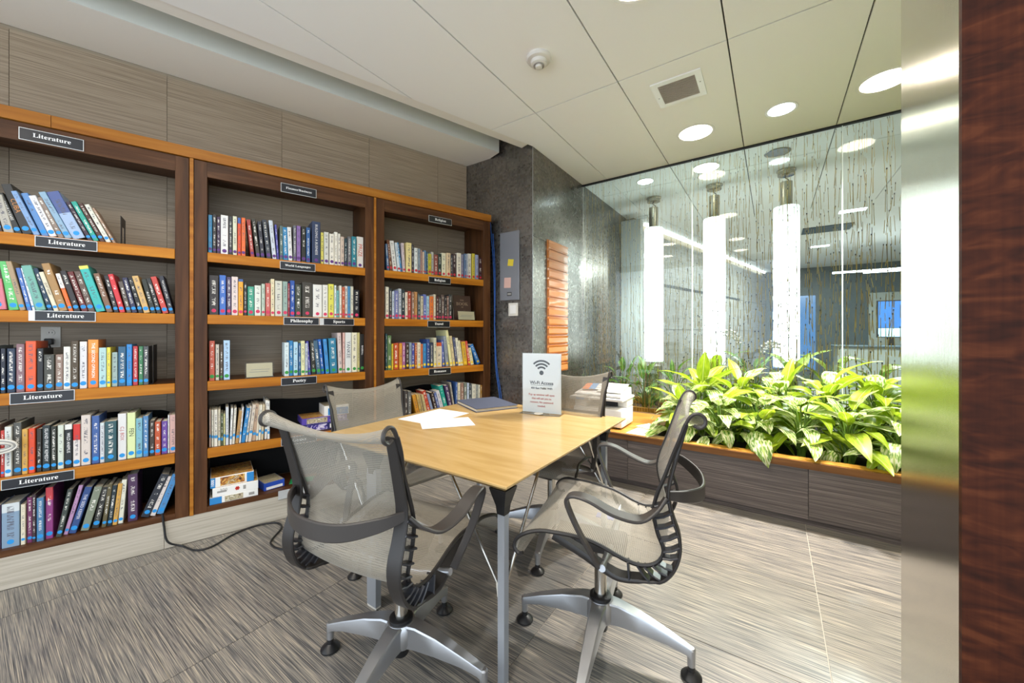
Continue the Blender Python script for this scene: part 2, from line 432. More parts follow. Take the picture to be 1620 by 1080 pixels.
def book_cover():
    m, nt, p = new_mat('book_cover')
    oi = N(nt, 'ShaderNodeObjectInfo')
    uv = N(nt, 'ShaderNodeUVMap'); sp = N(nt, 'ShaderNodeSeparateXYZ'); nt.links.new(uv.outputs[0], sp.inputs[0])
    at = N(nt, 'ShaderNodeAttribute', attribute_type='OBJECT', attribute_name='print_color')
    st = N(nt, 'ShaderNodeAttribute', attribute_type='OBJECT', attribute_name='print_scale')
    bc = N(nt, 'ShaderNodeAttribute', attribute_type='OBJECT', attribute_name='band_color')
    bv = N(nt, 'ShaderNodeAttribute', attribute_type='OBJECT', attribute_name='band_edge')
    def math_(op, a=None, b=None):
        n = N(nt, 'ShaderNodeMath', operation=op)
        for i, v in enumerate((a, b)):
            if v is None: continue
            if hasattr(v, 'links'): nt.links.new(v, n.inputs[i])
            else: n.inputs[i].default_value = v
        return n.outputs[0]
    # printed strokes: fine bars along the spine, gathered into word-like blocks
    off = math_('MULTIPLY', oi.outputs['Random'], 100.0)
    v = sp.outputs[1]; u = sp.outputs[0]
    cb = N(nt, 'ShaderNodeCombineXYZ'); nt.links.new(math_('MULTIPLY', v, st.outputs['Fac']), cb.inputs[1]); nt.links.new(math_('MULTIPLY', u, 3.0), cb.inputs[0]); nt.links.new(off, cb.inputs[2])
    n1 = N(nt, 'ShaderNodeTexNoise'); n1.inputs['Scale'].default_value = 1.0; n1.inputs['Detail'].default_value = 1.0; nt.links.new(cb.outputs[0], n1.inputs['Vector'])
    cb2 = N(nt, 'ShaderNodeCombineXYZ'); nt.links.new(math_('MULTIPLY', v, 7.0), cb2.inputs[1]); nt.links.new(off, cb2.inputs[2])
    n2 = N(nt, 'ShaderNodeTexNoise'); n2.inputs['Scale'].default_value = 1.0; n2.inputs['Detail'].default_value = 0; nt.links.new(cb2.outputs[0], n2.inputs['Vector'])
    mask = math_('MULTIPLY', math_('GREATER_THAN', n1.outputs['Fac'], .52), math_('GREATER_THAN', n2.outputs['Fac'], .44))
    du = math_('ABSOLUTE', math_('SUBTRACT', u, .5)); mask = math_('MULTIPLY', mask, math_('LESS_THAN', du, .2))
    dv = math_('ABSOLUTE', math_('SUBTRACT', v, .57)); mask = math_('MULTIPLY', mask, math_('LESS_THAN', dv, .36))
    mask = math_('MULTIPLY', mask, math_('GREATER_THAN', st.outputs['Fac'], 1.0))
    band = math_('GREATER_THAN', v, bv.outputs['Fac'])
    m1 = N(nt, 'ShaderNodeMix', data_type='RGBA'); nt.links.new(band, m1.inputs['Factor']); nt.links.new(oi.outputs['Color'], m1.inputs[6]); nt.links.new(bc.outputs['Color'], m1.inputs[7])
    m2 = N(nt, 'ShaderNodeMix', data_type='RGBA'); nt.links.new(math_('MULTIPLY', mask, .85), m2.inputs['Factor']); nt.links.new(m1.outputs[2], m2.inputs[6]); nt.links.new(at.outputs['Color'], m2.inputs[7])
    nt.links.new(m2.outputs[2], p.inputs['Base Color']); p.inputs['Roughness'].default_value = .38
    return m
M['book_cover'] = book_cover()
STICK = {k: plain('sticker_'+k, c, .55) for k, c in dict(blue='1f8fd8', purple='5a2f7c', pink='c8305c', green='2f8f3c', red='c03040', yellow='e0c030', bluetape='2f8fd0').items()}

# ================================================================== STRUCTURE
BC = R(71.85)                                   # bookcase wall runs askew to the ceiling grid
DV = Vector((math.cos(BC), math.sin(BC), 0))    # along the bookcases, to the right
NV = Vector((-math.sin(BC), math.cos(BC), 0))   # into the wall
def bc(s, y=0.0, z=0.0):
    """bookcase frame: s along the wall, y into the wall from the bookcase fronts"""
    v = DV*s + NV*(2.96 + y); return (v.x, v.y, z)
WALL_Y = .37                                    # wall surface behind the bookcase fronts
n_, d_ = (NV.x, NV.y), (DV.x, DV.y)

# ---- floor: grout bed with single tiles
fl = structure(MB().prism([(-4.6,-2.6),(3.4,-2.6),(3.4,3.3),(-4.6,3.3)], -.06, -.004).build('floor', M['floor_grout']))
xs = [-.81 + .985*k for k in range(-4, 4)]
ys = [1.70 + .635*k for k in range(-6, 4)]
for i, x in enumerate(xs[:-1]):
    for j, y in enumerate(ys[:-1]):
        g = .0018
        poly = [(x+g,y+g),(xs[i+1]-g,y+g),(xs[i+1]-g,ys[j+1]-g),(x+g,ys[j+1]-g)]
        poly = clip(poly, n_[0], n_[1], 2.955)
        if len(poly) < 3 or area(poly) < .01: continue
        cx, cy = x+.49, y+.31
        MB().prism([(p[0]-cx,p[1]-cy) for p in poly], -.004, 0).build('tile', M['floor_tile'], fl, (cx,cy,0))
structure(MB().prism([(-4.2,3.3),(6,3.3),(6,13.5),(-4.2,13.5)], -.06, -.002).build('floor', plain('far_floor','8c8880',.4)))

# ---- ceiling: dark plenum above single panels
CXS = [-1.488 + .637*k for k in range(-3, 11)]
CYS = [-1.52, .48, 2.48, 4.48, 6.48]
EDGE = 2.59                                      # edge of the panel ceiling along the cove
ex = lambda y: (EDGE - n_[1]*y)/n_[0]
def ceil_poly(x0, y0, x1, y1):
    """rectangle cut by the skewed cove edge in front of the pillar and by the pillar side beyond"""
    if y0 >= PIL_Y: return [(max(x0,PIL_X+.002),y0),(x1,y0),(x1,y1),(max(x0,PIL_X+.002),y1)] if x1 > PIL_X+.01 else []
    if x0 >= ex(min(y1, PIL_Y)): return [(x0,y0),(x1,y0),(x1,y1),(x0,y1)] if x0 >= PIL_X or y1 <= PIL_Y else [(max(x0,PIL_X),y0),(x1,y0),(x1,y1),(max(x0,PIL_X),y1)]
    if y1 <= PIL_Y: return clip([(x0,y0),(x1,y0),(x1,y1),(x0,y1)], n_[0], n_[1], EDGE)
    if x1 <= PIL_X: return clip([(x0,y0),(x1,y0),(x1,PIL_Y),(x0,PIL_Y)], n_[0], n_[1], EDGE)
    a = max(x0, ex(y0)); pts = [(a,y0),(x1,y0),(x1,y1)]
    if x0 < PIL_X: pts += [(PIL_X+.002,y1),(PIL_X+.002,PIL_Y)]
    else: pts += [(x0,y1)]
    return pts
ce = structure(MB().prism(ceil_poly(-3.6,-2.6,4.75,6.5), CEIL+.02, CEIL+.08).build('ceiling', M['ceiling_gap']))
for i in range(len(CXS)-1):
    for j in range(len(CYS)-1):
        g = .0042
        x0, x1, y0, y1 = CXS[i]+g, CXS[i+1]-g, CYS[j]+g, CYS[j+1]-g
        poly = ceil_poly(x0, y0, x1, y1)
        if len(poly) < 3 or area(poly) < .004: continue
        MB().prism([(p[0]-x0,p[1]-y0) for p in poly], 0, .018).build('panel', M['ceiling_panel'], ce, (x0,y0,CEIL))
structure(MB().prism([(-4.2,6.48),(6,6.48),(6,13.5),(-4.2,13.5)], CEIL, CEIL+.06).build('ceiling', M['ceiling_panel']))
def strip(name, mat, s0, s1, y0, y1, z0, z1, parent=None):
    o = MB().box(s0, s1, y0, y1, z0, z1).build(name, mat, parent, (NV.x*2.96, NV.y*2.96, 0), (0,0,BC)); return o
structure(strip('ceiling', M['plaster'], -3.4, 2.06, -.06, WALL_Y, CEIL+.016, CEIL+.36))            # band along the bookcase wall
structure(strip('ceiling', M['plaster'], -3.4, 2.5, -.40, -.06, CEIL+.33, CEIL+.36))                # top of the cove slot
structure(strip('trim_1', M['plaster'], -3.4, 2.16, -.365, -.275, CEIL+.006, CEIL+.33))             # margin between slot and panels
structure(strip('trim_2', M['cove_face'], -3.4, 2.06, -.062, -.0601, CEIL+.0165, CEIL+.33))

# ---- bookcase wall: single tiles
wl = structure(strip('wall_back', M['wall_grout'], -3.5, 2.05, WALL_Y+.008, WALL_Y+.14, 0, CEIL+.05))
wz = [0, .945, 2.30, CEIL]
ws = [-.932 + .644*k for k in range(-4, 5)] + [1.965]
for i in range(len(ws)-1):
    for j in range(len(wz)-1):
        MB().box(.0012, ws[i+1]-ws[i]-.0012, 0, .008, .001, wz[j+1]-wz[j]-.001).build('tile', M['wall_tile'], wl, (ws[i], WALL_Y, wz[j]))
# tiled plinth under the bookcases
pl = structure(strip('baseboard_back', M['wall_grout'], -3.4, 2.0, .012, .34, 0, .158))
for i in range(len(ws)-1):
    s0, s1 = ws[i]+.02, min(ws[i+1]+.02, 2.0)
    if i == 0: s0 = -3.4
    MB().box(.001, s1-s0-.001, 0, .012, .001, .158).build('tile', M['plinth_tile_lit'], pl, (s0, 0, 0))

# ---- pillar with large mosaic-look tiles, its side runs on behind the glass
pi = structure(MB().prism([(-2.75,PIL_Y+.009),(PIL_X-.009,PIL_Y+.009),(PIL_X-.009,5.75),(-2.75,5.75)], 0, CEIL+.33).build('wall_left', plain('pillar_grout','8d8578',.7)))
pz = [0, .21, .85, 1.48, 2.12, 2.77, CEIL+.33]
for j in range(len(pz)-1):
    for x0, x1 in ((-2.75,-2.43),(-2.43,PIL_X)):
        g = .0015
        MB().box(g, x1-x0-(0 if x1 == PIL_X else g), 0, .009, g, pz[j+1]-pz[j]-g).build('tile', M['pillar_tile'], pi, (x0, PIL_Y, pz[j]))
    yy = [PIL_Y+.009, 3.56, 4.21, 4.86, 5.51, 5.75]
    for y0, y1 in zip(yy, yy[1:]):
        g = .0015
        MB().box(0, .009, g, y1-y0-g, g, min(pz[j+1],CEIL)-pz[j]-g).build('tile', M['pillar_tile'], pi, (PIL_X-.009, y0, pz[j]))
# corner bead
structure(MB().box(PIL_X-.001, PIL_X+.003, PIL_Y-.003, PIL_Y+.002, 0, CEIL).build('trim_3', M['aluminium']))

# ---- portal on the right: thick wall end, wood towards the hall, brushed metal lining in the opening
JX, JY0, JY1 = .232, .853, 1.157
structure(MB().box(JX+.012, 2.9, JY0+.02, JY1, 0, CEIL).build('wall_front', M['plaster']))
structure(MB().bbox(JX, JX+.012, JY0, JY1+.012, 0, CEIL, .0015).build('trim_4', M['brushed_metal']))
structure(MB().box(JX-.0008, 2.9, JY0-.012, JY0-.0005, 0, CEIL).build('trim_5', M['fiddleback']))
structure(MB().box(2.6, 2.75, JY1, GLASS_Y+1.1, 0, CEIL).build('wall_right', M['wall_tile']))

# ---- beyond the glass: a passage wall with a lit cove, a far hall
M['grey_trim'] = plain('grey_trim', 'a9aaa6', .7)
fw = empty('wall_far'); structure(fw)
p0, p1 = Vector((-1.62,5.55,0)), Vector((-.15,12.4,0))
dirw = (p1-p0).normalized(); rzw = math.atan2(dirw.y, dirw.x); Lw = (p1-p0).length
fw.location = p0; fw.rotation_euler = (0,0,rzw)
far_tile = streaky('far_tile', (2, 60, 60), [(.3,'78766f'),(.5,'8c8a83'),(.7,'9c9a93')], rough=.5)
zz_ = [0, .62, 1.30, 2.0, CEIL-.16]
for j in range(4):
    for k in range(7):
        a, b = k*Lw/7, (k+1)*Lw/7
        MB().box(a+.004, b-.004, 0, .1, zz_[j]+.004, zz_[j+1]-.004).build('tile', far_tile, fw)
MB().box(0, Lw, .05, .2, 0, CEIL).build('wall_core', M['wall_grout'], fw)
for k in range(40):
    a = .35+k*.11
    MB().box(a, a+.095, -.006, .0, 1.985, 2.03).build('mosaic_chip', M['mosaic_dark'], fw)
MB().box(0, Lw, -.2, .0, CEIL-.05, CEIL-.005).build('cove_shelf', M['white_matte'], fw)
MB().box(.2, Lw-.2, -.03, .0, CEIL-.085, CEIL-.055).build('cove_lamp', M['lamp_line'], fw)
structure(MB().box(-1.77, -1.50, 5.3, 5.42, .0, CEIL-.1).build('trim_6', M['grey_trim']))
fb = structure(MB().box(-.6, 6, 12.4, 12.55, 0, CEIL).build('wall_far', M['far_dark']))
for k, (a, b, mt) in enumerate([(.0,.5,'blue_glass'),(.56,.9,'blue_glass'),(1.9,2.9,'far_wall'),(3.0,3.3,'white_matte'),(3.6,4.0,'white_matte')]):
    MB().box(a, b, 12.34, 12.4, .3, 2.2).build('panel', M[mt], fb)
structure(MB().box(4.6, 4.75, 5.1, 12.4, 0, CEIL).build('wall_side', M['far_wall']))

# ================================================================== BUILT-IN PLANTER AND GLASS SCREEN
pb = empty('planter_box', (0, 3.1, 0))
tag(pb, 'long built-in planter with dark streaked front panels and honey wooden ledge', 'planter')
def pbx(name, mat, *b, bev=0):
    b = (b[0], b[1], b[2]-3.1, b[3]-3.1, b[4], b[5])
    m = MB(); (m.bbox(*b, bev) if bev else m.box(*b)); return m.build(name, M[mat], pb)
for x0, x1 in ((PIL_X,-.98),(-.98,.19),(.19,1.36),(1.36,2.6)):
    pbx('front_panel', 'panel_tile', x0+.0015, x1-.0015, 3.10, 3.115, .045, .372)
pbx('toe_kick', 'panel_tile', PIL_X, 2.6, 3.125, 3.15, 0, .06)
pbx('ledge_edge', 'wood_ledge_edge', PIL_X, 2.6, 3.078, 3.098, .374, .418)
pbx('ledge_rail', 'wood_ledge', -.80, 2.6, 3.098, 3.185, .374, .42)
pbx('counter_top', 'wood_ledge', PIL_X, -.80, 3.098, 4.06, .374, .42)
pbx('back_curb', 'wood_ledge', PIL_X, -.80, 4.061, 4.11, .374, .46)
pbx('liner', 'black', -.80, -.785, 3.185, 4.11, .2, .40)
pbx('liner', 'black', -.785, 2.6, 3.185, 3.20, .2, .40)
pbx('back_rim', 'wood_ledge', PIL_X, 2.6, 4.92, 5.02, .0, .42)
so = pbx('soil', 'soil', -.784, 2.6, 3.2, 4.92, .2, .345); so['kind'] = 'stuff'
so = pbx('soil', 'soil', PIL_X+.01, -.786, 4.112, 4.92, .2, .345); so['kind'] = 'stuff'

gs = empty('glass_screen', (0, GLASS_Y, .42))
tag(gs, 'tall frameless glass screen with laminated straw reeds above the planter', 'glass screen')
MB().box(PIL_X+.002, 2.6, -.014, .014, CEIL-.42-.016, CEIL-.42-.001).build('header_channel', M['black'], gs)
MB().box(PIL_X+.002, -.80, -.01, .01, .0005, .008).build('base_channel', M['aluminium'], gs)
rng = random.Random(5)
PX = [PIL_X+.004, -.638, .460, 1.56, 2.6]
for k in range(4):
    x0, x1 = PX[k]+.002, PX[k+1]-.002
    pane = MB().box(x0, x1, -.006, .006, .009 if k == 0 else -.05, CEIL-.42-.016).build('pane', M['glass'], gs)
    if k: MB().box(PX[k]-.0035, PX[k]+.0035, -.0062, .0062, -.05, CEIL-.42-.016).build('pane_edge', M['glass_edge'], gs)
    reeds, nodes = MB(), MB()
    H = CEIL-.44
    thin = 1.0 if k else .6
    xc = x0+.012
    while xc < x1-.012:
        z = rng.uniform(-.1,.1); xx = xc
        while z < H-.03:
            ln = rng.uniform(.05,.20); z0 = max(.012 if k == 0 else -.04, z); zt = min(z+ln, H-.012)
            if zt-z0 > .03:
                w = thin*(.0011+.0026*(1-(z0/H))**1.2)*rng.uniform(.7,1.2); xt = xx+rng.gauss(0,.006)
                reeds.poly([(xx-w,-.001,z0),(xx+w,-.001,z0),(xt+w*.75,-.001,zt),(xt-w*.75,-.001,zt),(xx,.001,z0),(xt,.001,zt)],
                           [(0,1,2,3),(1,4,5,2),(4,0,3,5)])
                if rng.random() < .5: nodes.box(xt-w*1.3, xt+w*1.3, -.0016, .0016, zt-.006, zt+.006)
                xx = xt+rng.gauss(0,.003)
            z += ln + rng.uniform(.0,.09)
        xc += rng.uniform(.008,.024)
    o = reeds.build('reed_inlay', M['reed'], pane); o['kind'] = 'stuff'
    o = nodes.build('reed_joint_inlay', M['reed_node'], pane); o['kind'] = 'stuff'

# ================================================================== LIGHTS OF THE PLACE AND ADDED FILL
def downlight(x, y, rad, warm, watts, label, lit=True, angle=110):
    t = empty('downlight', (x, y, CEIL))
    tag(t, label, 'ceiling light', 'round recessed downlights')
    MB().lathe([(rad, -.0005), (rad+.018, -.0005), (rad+.02, -.003), (rad+.016, -.006), (rad, -.004)], n=40, cap=False).build('trim_ring', M['white'] if lit else M['steel'], t, smooth=True)
    MB().lathe([(.001,-.0025),(rad,-.0025),(rad,-.0015),(.001,-.0015)], n=40, cap=False).build('lens', (M['lamp_warm'] if warm else M['lamp_cool']) if lit else M['silver_panel'], t)
    if lit:
        ld = bpy.data.lights.new('downlight_lamp', 'SPOT'); ld.energy = watts; ld.spot_size = R(angle); ld.spot_blend = .6
        ld.shadow_soft_size = rad*.75; ld.color = (1, .90, .77) if warm else (.94, .97, 1)
        lo = bpy.data.objects.new('lamp', ld); COL.objects.link(lo); lo.parent = t; lo.location = (0,0,-.03)
    return t
downlight(-.532, 3.48, .125, True, SPOT_W, 'large warm round downlight in front of the glass, nearest the air vent')
downlight(.053, 3.48, .085, False, SPOT_W*.8, 'small cool white round downlight, middle one in front of the glass')
downlight(.612, 3.47, .125, True, SPOT_W, 'large warm round downlight in front of the glass, next to the metal jamb')
downlight(-1.16, 4.29, .08, False, BACK_W, 'small round downlight behind the glass, nearest the tiled pillar')
downlight(-.555, 4.28, .115, True, BACK_W, 'large warm round downlight behind the glass, above the middle glowing column')
downlight(.037, 4.29, .085, False, 0, 'unlit steel-rimmed round downlight behind the glass, before the nearest glowing column', lit=False)
downlight(-.53, 1.80, .125, True, TABLE_W, 'large round downlight above the table, cut off by the top edge of the picture', angle=130)
# unseen fill lamps added over the hall side, behind the camera, shaped as downlights
for hx_, hy_, lb in ((-1.62,.42,'left of the two nearest the table'),(-.53,.15,'right of the two nearest the table'),(-1.9,-.75,'left of the two over the hall'),(-.53,-.95,'right of the two over the hall')):
    downlight(hx_, hy_, .125, True, HALL_FILL_W, 'added fill downlight behind the viewer, '+lb, angle=150)

# glowing columns
for x, y, lab in ((-1.216,4.87,'glowing white cylinder lamp behind the glass, farthest, beside the tiled pillar'),
                  (-.546,4.84,'glowing white cylinder lamp behind the glass, middle of the three'),
                  (.115,4.81,'glowing white cylinder lamp behind the glass, nearest and tallest looking of three')):
    t = empty('column_lamp', (x, y, .345)); tag(t, lab, 'lamp', 'glowing column lamps')
    MB().lathe([(.10,.0),(.10,.5),(.03,.52),(.03,.55)], n=24).build('foot', M['steel'], t, smooth=True)
    MB().rings([[(r*(1 if i % 2 else .95)*math.cos(math.pi*i/28), r*(1 if i % 2 else .95)*math.sin(math.pi*i/28), z) for i in range(56)] for r, z in ((.02,.55),(.107,.55),(.112,.56),(.112,2.185),(.107,2.195),(.02,2.195))]).build('shade', M['opal_tube'], t, smooth=True)
    MB().lathe([(.055,2.195),(.055,2.45)], n=24).build('stem', M['steel'], t, smooth=True)
    MB().tube(smooth_path([(0,.0,2.45),(.02,0,2.47),(-.01,0,2.5),(.0,0,2.52)],4), .004).build('wire', M['black'], t)
    MB().lathe([(.055,2.515),(.075,2.52),(.075,2.555),(.085,2.56),(.085,2.574)], n=24).build('canopy', M['steel'], t, smooth=True)

# ceiling fittings
t = empty('smoke_detector', (-1.17, 1.99, CEIL)); tag(t, 'round white smoke detector on a ceiling panel', 'smoke detector')
MB().lathe([(.075,0),(.077,-.012),(.07,-.022),(.05,-.026)], n=36).build('base', M['smoke_plastic'], t, smooth=True)
MB().lathe([(.05,-.026),(.046,-.045),(.035,-.05)], n=36).build('chamber', M['smoke_plastic'], t, smooth=True)
MB().lathe([(.033,-.05),(.033,-.054),(.026,-.054),(.026,-.05)], n=30, cap=False).build('slot_ring', M['grey_plastic'], t)
MB().lathe([(.022,-.05),(.02,-.065),(.01,-.068)], n=24).build('cap', M['smoke_plastic'], t, smooth=True)
t = empty('air_vent', (-.53, 2.795, CEIL)); tag(t, 'square white air vent with fine slats in the ceiling', 'vent')
for a in ((-.155,.155,-.155,-.115),(-.155,.155,.115,.155),(-.155,-.115,-.115,.115),(.115,.155,-.115,.115)):
    MB().box(*a, -.008, -.0005).build('frame', M['white'], t)
MB().box(-.115,.115,-.115,.115,-.0015,-.0005).build('backing', M['vent_slot'], t)
sl = MB().box(-.115,.115,-.004,.004,-.007,-.0016).build('slat', M['vent_slot'], t, mesh_only=True)
for k in range(15): link('slat', sl, t, (0,-.108+k*.0154,0))
for x, y in ((-.135,.02),(.135,-.02)): MB().cyl((x,y,0),.005,-.0095,-.008,10).build('screw', M['grey_plastic'], t)

# far hall fittings
tag(MB().box(.40,1.02,7.65,8.1,CEIL-.012,CEIL-.001).build('ceiling_diffuser', M['far_dark']), 'dark rectangular ceiling diffuser far behind the glass', 'vent')
for k, (x0, x1, y, z) in enumerate(((.9,2.6,9.0,2.32),(1.2,3.0,8.2,2.2))):
    t = empty('linear_lamp', (0, y, z)); tag(t, ('upper' if k == 0 else 'lower')+' thin white line lamp hanging in the far hall behind the glass', 'lamp')
    MB().box(x0,x1,-.02,.02,0,.03).build('tube', M['lamp_line'], t)
    for x in (x0+.1, x1-.1): MB().cyl((x,0,0),.004,.03,CEIL-z,6).build('wire', M['black'], t)
t = empty('wall_screen', (1.97, 10.6, 1.15)); tag(t, 'blue lit screen on a stand in the far hall behind the glass', 'screen')
MB().box(-.22,.22,-.03,.03,0,.75).build('housing', M['black'], t); MB().box(-.2,.2,-.034,-.0301,.2,.73).build('display', M['screen_blue'], t)
MB().box(-.2,.2,-.034,-.0301,.02,.19).build('display', plain('screen_light','8fc4e8',.3,emit='a8d8f4',estr=1.2), t)
MB().box(-.04,.04,-.02,.02,-1.15,0).build('stand', M['black'], t)
t = empty('reception_desk', (2.2, 9.6, 0)); tag(t, 'low grey desk in the far hall behind the glass', 'desk')
MB().bbox(-1.2,1.2,-.3,.3,.0,.98,.01).build('body', M['far_wall'], t); MB().bbox(-1.25,1.25,-.35,.35,.981,1.01,.005).build('top', M['far_dark'], t)
for i, (x, y) in enumerate(((.9,6.9),(.75,9.4))):
    t = empty('ceiling_lamp', (x, y, CEIL)); tag(t, 'small bright ceiling lamp far behind the glass, '+('nearer' if i == 0 else 'farther')+' of two', 'ceiling light')
    MB().box(-.15,.15,-.08,.08,-.004,-.001).build('frame', M['white'], t); MB().box(-.14,.14,-.07,.07,-.006,-.0041).build('diffuser', M['lamp_cool'], t)
    ld = bpy.data.lights.new('hall_lamp', 'AREA'); ld.energy = CORRIDOR_W; ld.size = .25
    lo = bpy.data.objects.new('lamp', ld); COL.objects.link(lo); lo.parent = t; lo.location = (0,0,-.02)
